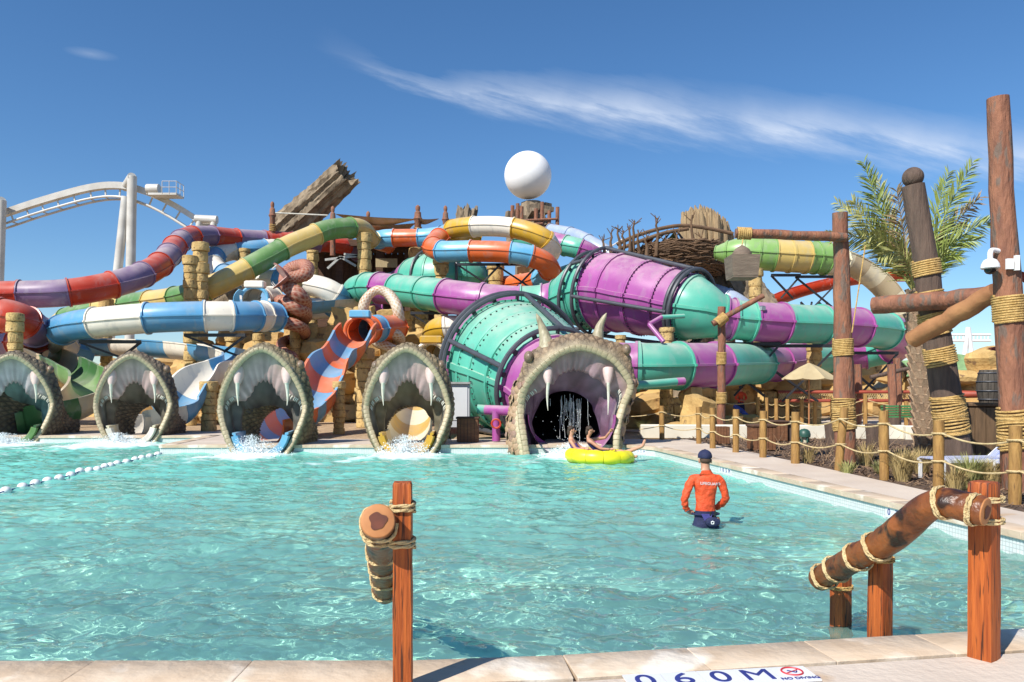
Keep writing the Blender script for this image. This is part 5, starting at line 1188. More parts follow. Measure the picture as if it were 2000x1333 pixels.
mk('lantern_box', loft(np.array([[lc+[x*.255, y*.255, -.29] for x, y in ((-1, -1), (1, -1), (1, 1), (-1, 1))], [lc+[x*.285, y*.285, .13] for x, y in ((-1, -1), (1, -1), (1, 1), (-1, 1))]]), True, True, True), gw, ln, smooth=False)
mk('lantern_cap', loft(np.array([[lc+[r*math.cos(q), r*math.sin(q), z] for q in np.linspace(0, 6.28, 18, endpoint=False)] for r, z in ((.20, .13), (.19, .20), (.14, .28), (.07, .33), (.02, .36))]), True, True, True), gw, ln)
mk('lantern_base_trim', box(lc+[0, 0, -.30], (.5, .5, .05)), gw, ln, smooth=False); mk('hanging_cord', bar(lc+[0, 0, .34], at(1452, 462, 15.65), .012), rope_m(), ln)
o = mk('slack_rope', bar(at(1690, 480, 15.7), at(1664, 650, 15.7), .014), rope_m()); tag(o, 'thin rope hanging beside the reddish lantern pole', 'rope'); setorigin(o)
cc = thing('security_camera', 'white dome security camera on a curved arm', 'camera', at(1934, 540, 11.8))
pc_ = at(1934, 520, 11.8); wp = pm('camera_white', (.8, .8, .8), .3, (.75, .75, .75), 3)
mk('housing', loft(np.array([[pc_+[r*math.cos(q), r*math.sin(q), z] for q in np.linspace(0, 6.28, 20, endpoint=False)] for r, z in ((.05, .11), (.09, .09), (.125, .03), (.135, -.03), (.12, -.045))]), True, True, True), wp, cc)
hs_ = cc.children[0]; mk('smoked_dome', loft(np.array([[pc_+[r*math.cos(q), r*math.sin(q), z] for q in np.linspace(0, 6.28, 20, endpoint=False)] for r, z in ((.085, -.045), (.08, -.08), (.055, -.115), (.01, -.13))]), True, False, True), pm('smoked_glass', (.02, .02, .022), .1), hs_)
Q, _ = spline([pc_+[0, 0, .1], pc_+[.0, .0, .2], pc_+[.06, .05, .25], pc_+[.25, .12, .24]], .03); mk('arm', pipe(Q, .04, 10), wp, cc)
mk('junction_plate', merge(box(at(1972, 516, 11.75), (.10, .05, .16)), box(at(1986, 514, 11.75), (.06, .06, ZB))), wp, cc, smooth=False)
# date palm
pt = at(1812, 900, 17.2); pc0 = at(1790, 566, 17.2)
palm = thing('date_palm', 'date palm with a rough scaled trunk and ragged fronds behind the dark pole', 'palm tree', (pt[0], pt[1], ZB))
C = np.array([[pt[0]+(pc0[0]-pt[0])*q, 17.2, ZB+(pc0[2]-ZB)*q] for q in np.linspace(0, 1, 14)]); R = np.interp(np.linspace(0, 1, 14), [0, .15, .8, 1], [.27, .23, .25, .17])
mk('trunk', pipe(C, R, 16), pm('palm_trunk', (.30, .21, .135), .95, (.17, .11, .07), 4, bump=.6), palm)
boot_m = pm('palm_boot', (.44, .32, .21), .95, (.29, .19, .12), 5, bump=.5)
bt = mesh('trunk_boot', *loft(np.array([[(-.5, 0, 0), (.5, 0, 0), (.4, .25, .0), (-.4, .25, 0)], [(-.42, -.12, .4), (.42, -.12, .4), (.36, .16, .42), (-.36, .16, .42)], [(-.2, -.34, .9), (.2, -.34, .9), (.16, -.16, 1), (-.16, -.16, 1)]], float), True, True, True), sharp=20); bt.materials.append(boot_m)
H = pc0[2]-.1; nr = 21
for i in range(nr):
    for j in range(9):
        q = i/nr; a = (j+.5*(i % 2))*2*math.pi/9; r = float(np.interp(q, np.linspace(0, 1, 14), R)); c = C[0]+(C[-1]-C[0])*q
        o = bpy.data.objects.new('trunk_boot', bt); COL.objects.link(o); o.parent = palm
        o.matrix_local = Matrix.Translation(Vector((c[0]+r*math.sin(a), c[1]-r*math.cos(a), c[2]))-Vector(palm.location)) @ Matrix.Rotation(a, 4, 'Z') @ Matrix.Diagonal((.155, .22*random.uniform(.7, 1.3), .2, 1))
leaf_m = [pm('palm_leaf', (.31, .36, .09), .5, (.20, .26, .055), 4), pm('palm_leaf_pale', (.42, .40, .15), .55, (.30, .31, .09), 4), pm('dry_palm_leaf', (.42, .30, .15), .8, (.30, .2, .1), 4)]
def frond(tip, bend, n, ll, mi, seed, root=None):
    g = np.random.default_rng(seed); r0 = C[-1]+np.array([0, 0, -.15]) if root is None else root
    tipw = np.asarray(tip); mid = (r0+tipw)/2+np.asarray(bend); Q, _ = spline([r0, (r0+mid)/2+np.asarray(bend)*.35, mid, tipw], .05)
    T = np.gradient(Q, axis=0); T /= np.linalg.norm(T, axis=1)[:, None]; vf = [pipe(Q, np.linspace(.028, .005, len(Q)), 5)]
    side0 = np.cross(T, [0, 1.0, .2]); side0 /= np.linalg.norm(side0, axis=1)[:, None]+1e-6
    V = []; Fc = []
    for i in range(int(len(Q)*.2), len(Q)):
        for sg in (-1, 1):
            for e in range(n):
                if g.random() < .3: continue
                k = (i+g.random())/len(Q); L = ll*math.sin(min(1, k*.95+.1)*math.pi*.93)**.6*g.uniform(.8, 1.1)
                d = side0[i]*sg*.55+T[i]*.85+np.array([0, g.normal(0, .25), -.22+g.normal(0, .08)]); d /= np.linalg.norm(d)
                p = Q[min(i, len(Q)-1)]+T[i]*g.random()*.05; wv_ = np.cross(d, [g.normal(), 1.0, g.normal()]); wv_ /= np.linalg.norm(wv_); wv_ *= .016
                b = len(V); m_ = p+d*L*.5+[0, 0, .01]; e_ = p+d*L+[0, 0, -.06*L]
                V += [p-wv_*.5, p+wv_*.5, m_+wv_, m_-wv_, e_]; Fc += [(b, b+1, b+2, b+3), (b+3, b+2, b+4)]
    vf.append((np.array(V), Fc)); mk('frond', merge(*vf), leaf_m[mi], palm, smooth=False)
fr_ = [((1640, 400, 17.2), (-.25, 0, .5), 1), ((1935, 430, 17.2), (.2, 0, .5), 0), ((1688, 322, 16.6), (-.15, 0, .25), 0), ((1900, 318, 17), (.0, 0, .3), 0), ((1852, 340, 17.8), (.05, .1, .2), 0), ((1622, 458, 16.2), (-.1, 0, .55), 1), ((1668, 395, 16.8), (-.2, 0, .35), 1), ((1690, 455, 16.4), (-.1, 0, .5), 1), ((1905, 470, 16.8), (.15, 0, .55), 0), ((1912, 388, 17.6), (.1, 0, .45), 2), ((1752, 375, 16.3), (-.05, 0, .1), 2), ((1885, 440, 18), (.1, .3, .5), 0), ((1720, 500, 16), (-.1, -.2, .5), 1), ((1870, 500, 16.2), (.1, -.2, .4), 0), ((1715, 350, 17.4), (-.1, .1, .3), 1)]
for i, (tp, bd, mi) in enumerate(fr_): frond(at(*tp), np.array(bd), 2, .58, mi, 200+i)

# ------------------------------------------------------------------ rope fence along the planting bed
posts = [(1982, 985, 832), (1833, 958, 822), (1727, 938, 803), (1637, 920, 796), (1553, 907, 805), (1490, 895, 803), (1437, 885, 800), (1392, 877, 797), (1365, 868, 795), (1293, 860, 793)]
FP = []
for k, (px, yb, yt) in enumerate(posts):
    b = gp(px, yb, ZB); Y = b[1]; z = at(px, yt, Y)[2]; FP.append((b, z)); g = np.random.default_rng(k)
    t = thing('fence_post', {1637: 'tan rope-fence post leaning against the reddish lantern pole', 1293: 'tan rope-fence post standing apart beside the horned head', 1982: 'tan rope-fence post in front of the tallest log pole', 1833: 'tan rope-fence post in front of the dark leaning pole', 1727: 'tan rope-fence post before the dry grass by the palm', 1553: 'tan rope-fence post beside the round green lamp', 1490: 'tan rope-fence post in front of the slatted litter bin', 1437: 'tan rope-fence post between the litter bin and the low planter', 1392: 'tan rope-fence post in front of the low slatted planter', 1365: 'tan rope-fence post in front of the sandstone boulder stack'}[px], 'post', b, 0, 'rope fence posts along the deck')
    lean = (-.10 if px == 1637 else random.uniform(-.012, .012)); Q = np.array([[b[0]+lean*(z-ZB)*q*-1, Y, ZB-.02+(z-ZB+.02)*q] for q in np.linspace(0, 1, 6)]); r = .076+.010*g.random()
    mk('shaft', pipe(Q, np.full(6, r)*(1+g.normal(0, .03, 6)), 14, wob=.05, seed=k), wood_post(), t)
    for q in (.82, .43): c = Q[0]+(Q[-1]-Q[0])*q; mk('rope_loop', torus(c, (.001, .05, 1), r+.012, .016, 22, 6), rope_l(), t)
for nm, q, lb in (('fence_rope', .82, 'upper sagging rope of the deck fence'), ('fence_rope', .43, 'lower sagging rope of the deck fence')):
    pts = [np.array([b[0], b[1], ZB+(z-ZB)*q]) for b, z in FP]; pts = [pts[0]+(pts[0]-pts[1])*.9]+pts+[pts[-1]+[-1.6, .8, -.1]]
    L = []
    for a, b in zip(pts[:-1], pts[1:]):
        for t in np.linspace(0, 1, 10, endpoint=False): L.append(a+(b-a)*t-[0, .09, .10*math.sin(math.pi*t)])
    o = mk(nm, pipe(np.array(L), .014, 6), rope_l()); tag(o, lb, 'rope'); setorigin(o)
# second fence farther back
FP2 = []
for k, (px, yb, yt) in enumerate([(1480, 822, 776), (1497, 822, 777), (1516, 823, 779), (1538, 824, 780), (1566, 826, 781), (1592, 826, 784), (1626, 832, 781), (1690, 836, 770), (1770, 838, 784), (1812, 850, 806), (1385, 815, 775), (1395, 816, 776)]):
    Y = F*(CH-ZB)/(yb-HY); Y = min(Y, 31); b = at(px, yb, Y); b[2] = ZB-.02; z = at(px, yt, Y)[2]; FP2.append((px, b, z))
    o = mk('fence_post', pipe(np.array([b, [b[0], b[1], (z+ZB)/2], [b[0], b[1], z]]), .085, 10, wob=.05), wood_post()); tag(o, 'tan post of the farther rope fence by the parasol', 'post', 'posts of the farther rope fence'); setorigin(o)
FP2 = sorted(FP2)
for q in (.85, .45):
    L = []
    for (_, a, za), (_, b, zb) in zip(FP2[:-1], FP2[1:]):
        for t in np.linspace(0, 1, 7, endpoint=False): L.append(np.array([a[0]+(b[0]-a[0])*t, a[1]+(b[1]-a[1])*t, ZB+((za-ZB)*(1-t)+(zb-ZB)*t)*q-.1*math.sin(math.pi*t)]))
    o = mk('fence_rope', pipe(np.array(L), .018, 5), rope_l()); tag(o, ('upper' if q > .5 else 'lower')+' rope of the farther fence by the parasol', 'rope'); setorigin(o)

# ------------------------------------------------------------------ low white river wall, path and small things in the bed
o = mk('river_wall', merge(box((8.4, 24.9, .44), (8.4, .35, .46), -.06, .03), box((13.5, 24.1, .44), (2.2, .35, .46), -.2, .03)), pm('cream_render', (.72, .68, .56), .8, (.60, .55, .44), 1.2)); tag(o, 'low cream wall of the lazy river behind the mulch bed', 'wall'); setorigin(o)
poly_sheet('path', [(5.7, 26.8), (9, 25.6), (22, 24.6), (30, 40), (4, 40), (4, 30)], [], .225, deck_m)
slat_m = pm('bin_slat', (.20, .085, .035), .7, (.12, .05, .022), 3, stretch=(1, 1, 5))
def slat_box(name, label, px, yb, yt, w, Y=None, lid=True, cat='bin', d=None):
    b = gp(px, yb, ZB) if Y is None else np.array([at(px, 0, Y)[0], Y, ZB]); Y = b[1]; W = w/F*Y; D = d or W; Hh = at(px, yt, Y)[2]-ZB
    t = thing(name, label, cat, b)
    mk('liner', box((b[0], Y, .0+ZB+Hh*.48), (W-.06, D-.06, Hh*.92)), steel_d(), t, smooth=False)
    n = max(5, int(W/.09))
    for i in range(n):
        for sg in (-1, 1): mk('slat', box((b[0]-W/2+(i+.5)*W/n, Y+sg*D/2, ZB+.02+Hh*.48), (W/n-.012, .025, Hh*.92)), slat_m, t, smooth=False)
    for i in range(max(4, int(D/.1))):
        m_ = max(4, int(D/.1))
        for sg in (-1, 1): mk('slat', box((b[0]+sg*W/2, Y-D/2+(i+.5)*D/m_, ZB+.02+Hh*.48), (.025, D/m_-.012, Hh*.92)), slat_m, t, smooth=False)
    if lid: mk('lid', box((b[0], Y, ZB+Hh-.02), (W+.08, D+.08, .06), 0, .015), dkw, t)
    return t
slat_box('litter_bin', 'slatted wooden litter bin nearest the rope fence', 1487, 880, 830, 42)
slat_box('litter_bin', 'second slatted wooden bin tucked beside the first', 1515, 862, 822, 34)
slat_box('planter_box', 'low slatted wooden planter left of the bins', 1407, 868, 833, 28, lid=False, cat='planter')
slat_box('planter_box', 'brown slatted planter box beside the white cabinet', 914, 868, 815, 40, Y=22.9, cat='planter', d=.5)
for px, yb, w, lb in ((1545, 862, 24, 'weathered stump planter left of the round green lamp'), (1625, 868, 26, 'weathered stump planter beside the reddish lantern pole'), (1706, 872, 27, 'weathered stump planter right of the reddish lantern pole'), (1748, 845, 20, 'small stump seat behind the palm')):
    b = gp(px, yb, ZB); r = w/2/F*b[1]; o = mk('stump_planter', pipe(np.array([b, b+[0, 0, .3], b+[0, 0, .62]]), [r*.9, r, r*1.12], 16, wob=.05, seed=px), wood_dark()); tag(o, lb, 'planter'); setorigin(o)
gl_ = thing('mushroom_lamp', 'round dark green mushroom garden lamp in the mulch', 'garden lamp', gp(1571, 866, ZB)); b = gp(1571, 866, ZB); gm = pm('green_lamp', (.03, .10, .075), .45)
mk('lamp_hood', loft(np.array([[b+[r*math.cos(q), r*math.sin(q), z] for q in np.linspace(0, 6.28, 18, endpoint=False)] for r, z in ((.17, .18), (.18, .26), (.15, .36), (.09, .41), (.01, .43))]), True, True, True), gm, gl_)
for q in range(5): mk('lamp_leg', bar(b+[.13*math.cos(q*1.256), .13*math.sin(q*1.256), 0], b+[.13*math.cos(q*1.256), .13*math.sin(q*1.256), .2], .025), gm, gl_)
mk('lamp_core', bar(b, b+[0, 0, .2], .09, 10), pm('lamp_core', (.6, .55, .4), .6), gl_)
# parasol
pb_ = at(1580, 838, 30); pb_[2] = .225; ps = thing('parasol', 'beige parasol on a wooden pole beside the stone column', 'parasol', pb_)
cv = pm('beige_canvas', (.46, .37, .21), .85, (.40, .31, .17), 3); tp = at(1580, 709, 30)
for i in range(8):
    a0, a1 = [2*math.pi*(i+k)/8+.2 for k in (0, 1)]; R_ = 1.05; dz = .62
    P = lambda a, r: tp+[r*R_*math.cos(a), r*R_*math.sin(a), -dz*r**1.25]
    rows = [[P(a0, r)*(1-q)+P(a1, r)*q+[0, 0, -.05*math.sin(math.pi*q)*r] for q in np.linspace(0, 1, 6)] for r in (.02, .35, .7, 1)]
    cp_ = mk('canopy_panel', loft(np.array(rows), False), cv, ps); mk('rib', bar(tp-[0, 0, .1], P(a0, .98)-[0, 0, .03], .012, 5), slat_m, cp_)
mk('pole', bar(pb_, tp+[0, 0, .05], .03, 10), pm('parasol_pole', (.45, .2, .08), .5), ps); mk('base', pipe(np.array([pb_, pb_+[0, 0, .08]]), .25, 16), steel(), ps)
sail('small_parasol', 'small beige parasol top far behind the palm', [(1700, 758, 38), (1724, 758, 37), (1740, 752, 38), (1712, 744, 38.5)], cv, 'parasol')
# red netted rail and posts in the back
nr_ = thing('netted_rail', 'red railed rope net fence in the shade behind the path', 'fence', (at(1650, 800, 34)[0], 34, .1))
for y in (766, 783): mk('red_rail', bar(at(1520, y, 34), at(1790, y, 33), .07, 8), pm('red_rail', (.35, .06, .03), .6), nr_)
net = []
for i in range(60): x = 1522+i*4.5; net += [bar(at(x, 768, 33.9), at(x+9, 782, 33.9), .012, 4), bar(at(x+9, 768, 33.9), at(x, 782, 33.9), .012, 4)]
mk('rope_net', merge(*net), rope_l(), nr_)
for px, yt, Y, lb in ((1660, 705, 33, 'back timber post nearest the reddish pole'), (1741, 712, 31, 'back timber post wearing a rope lashing'), (1752, 700, 33, 'tall back timber post'), (1783, 706, 32, 'tilted back timber post beside the palm'), (1675, 712, 34, 'second back timber post by the net'), (1866, 765, 24, 'short red post right of the dark leaning pole')):
    a = at(px, yt, Y); o = mk('back_post', pipe(np.array([[a[0], Y, ZB-.02], [a[0]+.05, Y, a[2]/2], a]), .17, 10, wob=.05), wood_pole()); tag(o, lb, 'post'); setorigin(o)
log_beam('thin grey log rail between the back posts', at(1700, 738, 32), at(1790, 716, 32), .09, wood_dark())
log_beam('red log rail behind the barrel', at(1800, 772, 25), at(1915, 770, 24), .12, pm('red_rail', (.35, .06, .03), .6))
ck = thing('green_crate', 'green slatted crate on a table behind the rope fence', 'crate', at(1755, 800, 27))
for i in range(5): mk('slat', box(at(1757, 794+i*5, 27)-[0, 0, 0], (1.15, .4, .06)), pm('green_slat', (.06, .22, .08), .6), ck, smooth=False)
for x in (1727, 1757, 1787): mk('upright', box(at(x, 805, 26.8), (.05, .05, .5)), dkw, ck, smooth=False)
# cabinet with barrel, loungers
kb = gp(1935, 900, ZB); Yk = 15.6; kx = at(1928, 0, Yk)[0]
kab = thing('wooden_cabinet', 'dark plank cabinet behind the tallest pole', 'cabinet', (kx, Yk, ZB)); 
kt = at(0, 790, Yk)[2]
mk('carcass', box((kx, Yk, (kt+ZB)/2), (1.5, .9, kt-ZB-.02)), dkw, kab, smooth=False)
pw = pm('cabinet_plank', (.17, .10, .05), .85, (.10, .06, .03), 3, stretch=(5, 5, .6), bump=.3)
for i in range(7): mk('plank', box((kx-.75+.215*i+.1, Yk-.47, (kt+ZB)/2), (.20, .05, kt-ZB-.12)), pw, kab, smooth=False)
mk('cabinet_top', box((kx, Yk, kt), (1.62, 1.05, .07), 0, .015), pw, kab)
ba = thing('wooden_barrel', 'dark wooden barrel standing on the plank cabinet', 'barrel', (at(1927, 0, Yk)[0], Yk, kt+.035)); bx = np.array([at(1927, 0, Yk)[0], Yk-.1, kt+.035]); bh = .66
for i in range(14):
    a0, a1 = 2*math.pi*i/14+.02, 2*math.pi*(i+1)/14-.02; rows = []
    for q in np.linspace(0, 1, 8):
        r = .185+.055*math.sin(q*math.pi); rows.append([bx+[rr_*math.cos(a), rr_*math.sin(a), q*bh] for rr_, a in ((r, a0), (r, a1), (r-.03, a1), (r-.03, a0))])
    mk('stave', loft(np.array(rows), True, True, True), pm('barrel_stave', (.09, .075, .06), .8, (.045, .038, .03), 4, stretch=(4, 4, .5)), ba, smooth=False)
for q in (.1, .36, .64, .9): mk('hoop', torus(bx+[0, 0, q*bh], (.001, 0, 1), .187+.055*math.sin(q*math.pi), .014, 28, 6), steel(), ba)
mk('barrel_head', pipe(np.array([bx+[0, 0, bh-.04], bx+[0, 0, bh-.02]]), .17, 16), wood_dark(), ba)
stripe = pm('blue_stripe_cloth', (.10, .16, .45), .8, (.7, .7, .72), 5, stretch=(.5, 9, .5))
def lounger(px, yb, Y, rz, label):
    b = at(px, yb, Y); b[2] = ZB; t = thing('sun_lounger', label, 'sun lounger', b, 0, None)
    M = np.array(Matrix.Rotation(rz, 3, 'Z')); tr = lambda vf: (vf[0] @ M.T+b, vf[1])
    for y in (-.3, .3):
        mk('side_rail', tr(beam((-.9, y, .34), (.5, y, .34), .04, .05)), white_p(), t, smooth=False); mk('back_rail', tr(beam((.5, y, .34), (1.0, y, .75), .04, .05)), white_p(), t, smooth=False)
        for x in (-.85, .45): mk('leg', tr(box((x, y, .16), (.045, .045, .33))), white_p(), t, smooth=False)
    mk('sling', tr(merge(box((-.2, 0, .37), (1.38, .56, .025)), beam((.5, 0, .37), (1.0, 0, .78), .56, .025))), stripe, t, smooth=False)
lounger(1905, 935, 13.6, .15, 'white framed lounger with a blue striped sling behind the tall pole'); lounger(1995, 925, 13.2, .9, 'white lounger with a blue towel at the far right behind the fence')
sail('red_sail', 'dark red sail edge behind the security camera', [(1975, 524, 13.2), (2060, 540, 13), (2060, 575, 13.6), (1990, 535, 13.4)], pm('red_sail', (.30, .05, .03), .8))
sail('maroon_sail', 'maroon shade sail behind the tallest pole', [(1925, 680, 20), (1965, 668, 20), (2060, 660, 19), (2060, 690, 20)], pm('maroon_sail', (.28, .06, .035), .8))
sail('canvas_awning', 'pale green shade cloth behind the palm trunk', [(1760, 705, 44), (1860, 690, 44), (1990, 700, 44), (1900, 735, 43), (1770, 735, 43)], pm('green_shade', (.22, .36, .16), .8))
# grass tufts
def tuft(px, yb, hpx, n, mi, seed, label, spread=.5):
    b = gp(px, yb, ZB); g = np.random.default_rng(seed); h = hpx/F*b[1]; V = []; Fc = []
    for i in range(n):
        a = g.random()*6.28; r = g.random()*.12; l = h*g.uniform(.6, 1.1); d = np.array([math.cos(a)*spread*g.random(), math.sin(a)*spread*g.random(), 1.0]); p = b+[r*math.cos(a), r*math.sin(a), 0]; w_ = np.array([math.sin(a), -math.cos(a), 0])*.006
        k = len(V); m_ = p+d*l*.55; e_ = p+d*l*.95+[d[0]*.35*l, d[1]*.35*l, -.12*l]
        V += [p-w_, p+w_, m_+w_*.8, m_-w_*.8, e_]; Fc += [(k, k+1, k+2, k+3), (k+3, k+2, k+4)]
    o = mk('grass_tuft', (np.array(V), Fc), [pm('dry_grass', (.50, .38, .17), .9, (.36, .26, .1), 5), pm('green_grass', (.24, .28, .08), .8, (.34, .31, .12), 5)][mi], smooth=False); tag(o, label, 'grass tuft'); setorigin(o)
for i, a in enumerate([(1578, 905, 46, 130, 0, 'dry straw tuft beside the leaning fence post', .5), (1690, 912, 60, 140, 0, 'dry straw tuft behind the palm-side fence post', .5), (1763, 940, 75, 420, 0, 'large dry grass clump before the palm', .6), (1800, 925, 60, 260, 0, 'second dry grass clump before the palm', .6), (1895, 955, 80, 420, 1, 'green and straw grass clump by the lounger', .6), (1865, 960, 60, 260, 0, 'dry grass clump at the foot of the dark pole', .6), (1935, 955, 70, 260, 0, 'dry grass clump beside the tallest pole', .4), (1655, 925, 30, 110, 1, 'small green weed at the reddish pole', .8), (1720, 925, 30, 120, 1, 'small green weed left of the dry clump', .9), (1258, 845, 30, 150, 1, 'dark wiry grass beside the horned head', .9)]): tuft(a[0], a[1], a[2], a[3], a[4], 300+i, a[5], a[6])
V = []; Fc = []; g = np.random.default_rng(77)
for i in range(9000):
    x = g.uniform(5.6, 11); y = g.uniform(7, 25); 
    if x < np.interp(y, [5, 9.77, 18.2, 26], [6.95, 6.55, 6.12, 5.6])+.04: continue
    a = g.random()*6.28; l = g.uniform(.02, .09); w_ = .004+.01*g.random(); p = np.array([x, y, ZB+.005+.03*g.random()]); d = np.array([math.cos(a), math.sin(a), g.normal(0, .4)])*l; s_ = np.array([-math.sin(a), math.cos(a), g.normal(0, .3)])*w_
    k = len(V); V += [p-d-s_, p+d-s_, p+d+s_, p-d+s_]; Fc.append((k, k+1, k+2, k+3))
o = mk('mulch_chips', (np.array(V), Fc), pm('mulch_chip', (.30, .19, .11), .95, (.11, .065, .04), 9), smooth=False); o['label'] = 'loose bark chips over the planting bed'; tag(o, kind='stuff')
V = []
for i in range(70):
    b = gp(g.uniform(1400, 1760), g.uniform(872, 915), ZB); 
    if b[0] < np.interp(b[1], [9, 18.2, 26], [6.7, 6.2, 5.7]): continue
    P = [b]; d = np.array([g.normal(0, .4), g.normal(0, .3), 1.0])
    for k in range(4): P.append(P[-1]+d*.11); d = d+g.normal(0, .35, 3)*[1, 1, .5]
    V.append(pipe(np.array(P), [.008, .007, .006, .004, .002], 4))
o = mk('dry_stems', merge(*V), pm('dry_stem', (.33, .22, .13), .9)); o['label'] = 'bare wiry stems growing out of the mulch'; tag(o, kind='stuff')
# white service cabinet beside the yellow-lined head
cb = at(896, 866, 24.5); cb[2] = ZD-.01; kc = thing('service_cabinet', 'grey white metal service cabinet left of the teal cone', 'cabinet', cb)
W = 40/F*24.5*1.1; ht = at(0, 762, 24.5)[2]
mk('carcass', box(cb+[0, 0, (ht+.35)/2], (W, .5, ht-.4), 0, .01), pm('cabinet_grey', (.50, .51, .52), .5, (.45, .46, .47), 2), kc); mk('door', box(cb+[0, -.26, (ht+.45)/2], (W-.12, .03, ht-.75), 0, .01), pm('cabinet_door', (.60, .61, .61), .5, (.56, .57, .57), 2), kc)
mk('hood', box(cb+[0, -.05, ht-.02], (W+.06, .62, .06)), pm('cabinet_hood', (.35, .34, .32), .5), kc)
for x in (-W*.4, W*.4): mk('stand_leg', bar(cb+[x, 0, 0], cb+[x, 0, .5], .03), steel_d(), kc)
# ------------------------------------------------------------------ log handrails in the foreground
def squared_post(t, px, Y, ztop, zb, w, rz, seed=0, name='post'):
    x = at(px, 0, Y)[0]; g = np.random.default_rng(seed); rows = []
    n = 9
    for i in range(n):
        z = zb+(ztop-zb)*i/(n-1); c = [(-1, -1), (-.0, -1.02), (1, -1), (1.02, 0), (1, 1), (0, 1.02), (-1, 1), (-1.02, 0)]
        k = w/2*(1 if i < n-1 else .985); rows.append([[a*k*(.93 if abs(a) == 1 and abs(b) == 1 else 1)+g.normal(0, .0018), b*k*(.93 if abs(a) == 1 and abs(b) == 1 else 1)+g.normal(0, .0018), z] for a, b in c])
    R = np.array(rows); top = R[-1].copy(); top[:, 2] += .012; top[:, :2] *= .9
    v, f = loft(np.concatenate([R, top[None]]), True, True, True); c_, s_ = math.cos(rz), math.sin(rz); v = v @ np.array([[c_, -s_, 0], [s_, c_, 0], [0, 0, 1]]).T+[x, Y, 0]
    o = mk(name, (v, f), wood_red(), t, sharp=32); return np.array([x, Y, 0])
def lash(t, c, ax, rx, ry, turns, rr, pitch, mat=None, seed=0):
    """a few turns of rope round an oblong (rx by ry) across axis ax"""
    ax = np.asarray(ax, float); ax /= np.linalg.norm(ax); e1 = np.cross(ax, [0, 0, 1.0]); 
    if np.linalg.norm(e1) < .1: e1 = np.array([1.0, 0, 0])
    e1 = e1/np.linalg.norm(e1); e2 = np.cross(ax, e1); a = np.linspace(0, 2*math.pi*turns, int(turns*150)); th = a
    # two twisted strands make it read as rope
    for st in (0, math.pi):
        tw = a*rx/rr*.5+st
        rad_ = np.stack([np.sign(np.cos(th))*np.abs(np.cos(th))**.75*rx, np.sign(np.sin(th))*np.abs(np.sin(th))**.75*ry], -1)
        nrm = np.stack([np.cos(th), np.sin(th)], -1)
        off = rr*.42
        P = np.asarray(c)+((rad_+nrm*(np.cos(tw)*off)[:, None])[:, :1]*e1+(rad_+nrm*(np.cos(tw)*off)[:, None])[:, 1:]*e2)+ax*((a/(2*math.pi)-turns/2)*pitch+np.sin(tw)*off)[:, None]
        mk('rope_lashing', pipe(P, rr*.62, 6), mat or rope_l(), t)
def knotty_log(t, pts, rads, seed=0, rings=True):
    Q = np.array([[*at(*p), r] for p, r in zip(pts, rads)]); S_, _ = spline(Q, .025); C = S_[:, :3]; R = S_[:, 3]; g = np.random.default_rng(seed); n = 26
    T, S, U = frames_pt(C); th = np.linspace(0, 2*math.pi, n, endpoint=False); rows = []; kn = [(g.random(), g.random()*6.28, g.uniform(.06, .24)) for _ in range(16)]
    for i in range(len(C)):
        q = i/len(C); b = np.ones(n)*(1+.02*math.sin(q*19))
        for k, a, h in kn: b += h*np.exp(-((q-k)/.025)**2)*np.exp(-(np.angle(np.exp(1j*(th-a)))/.42)**2)
        b += g.normal(0, .004, n); rows.append(C[i]+(R[i]*b*np.cos(th))[:, None]*S[i]+(R[i]*b*np.sin(th))[:, None]*U[i])
    mk('log_rail', loft(np.array(rows), True, False, False), wood_log(), t, sharp=50)
    # sawn end with its darker heart
    for k, sg in ((0, -1), (len(C)-1, 1)):
        c = C[k]+T[k]*sg*.006; ring = rows[k]
        cut = mk('sawn_end', loft(np.array([ring, C[k]+(ring-C[k])*.95+T[k]*sg*.006, C[k]+(ring-C[k])*.86+T[k]*sg*.008, C[k]+(ring-C[k])*.05+T[k]*sg*.008]), True, False, True), pm('sawn_wood', (.50, .22, .075), .6, (.36, .14, .045), 9), t)
        g2 = np.random.default_rng(2); bb = 1+.12*np.sin(th*3+1)+.08*np.sin(th*5)
        hr = C[k]+T[k]*sg*.012+(ring-C[k])*.50*bb[:, None]; hi = C[k]+T[k]*sg*.012+(ring-C[k])*.04
        mk('heartwood', loft(np.array([hr, hi]), True, False, True), pm('heartwood', (.14, .035, .014), .6, (.07, .02, .01), 12), cut)
    return C, R
lr = thing('log_handrail', 'log handrail on a single squared post with a sawn end facing out', 'handrail', gp(787, 1348, ZD))
pL = squared_post(lr, 786.5, 3.97, at(0, 946, 3.97)[2], ZD-.02, .10, .06, 1)
C, R = knotty_log(lr, [(738, 1018, 3.80), (742, 1034, 4.12), (745, 1075, 4.7), (750, 1125, 5.3), (753, 1158, 5.75)], [.085, .085, .086, .087, .086], 4)
zL = lambda y: at(0, y, 3.97)[2]
lash(lr, (pL[0], 3.97, zL(990)), (0, 0, 1), .059, .059, 2.6, .011, .022); lash(lr, (pL[0], 3.97, zL(1060)), (0, 0, 1), .059, .059, 2.6, .011, .022)
for k, tn in ((.06, 1.2), (.16, 1.2), (.45, 1.2), (.62, 1.2), (.78, 1.2), (.95, 1.2)):
    i = int(k*(len(C)-1)); lash(lr, C[i], C[min(i+3, len(C)-1)]-C[max(i-3, 0)], R[i]*1.06, R[i]*1.06, tn, .0095, .016)
sx = at(748, 0, 5.7)[0]
x = squared_post(lr, 786, 5.55, .45, -.7, .10, .3, 3)
rr_ = thing('bent_log_handrail', 'bent knotty log handrail on three squared posts stepping into the water', 'handrail', gp(1922, 1285, ZD))
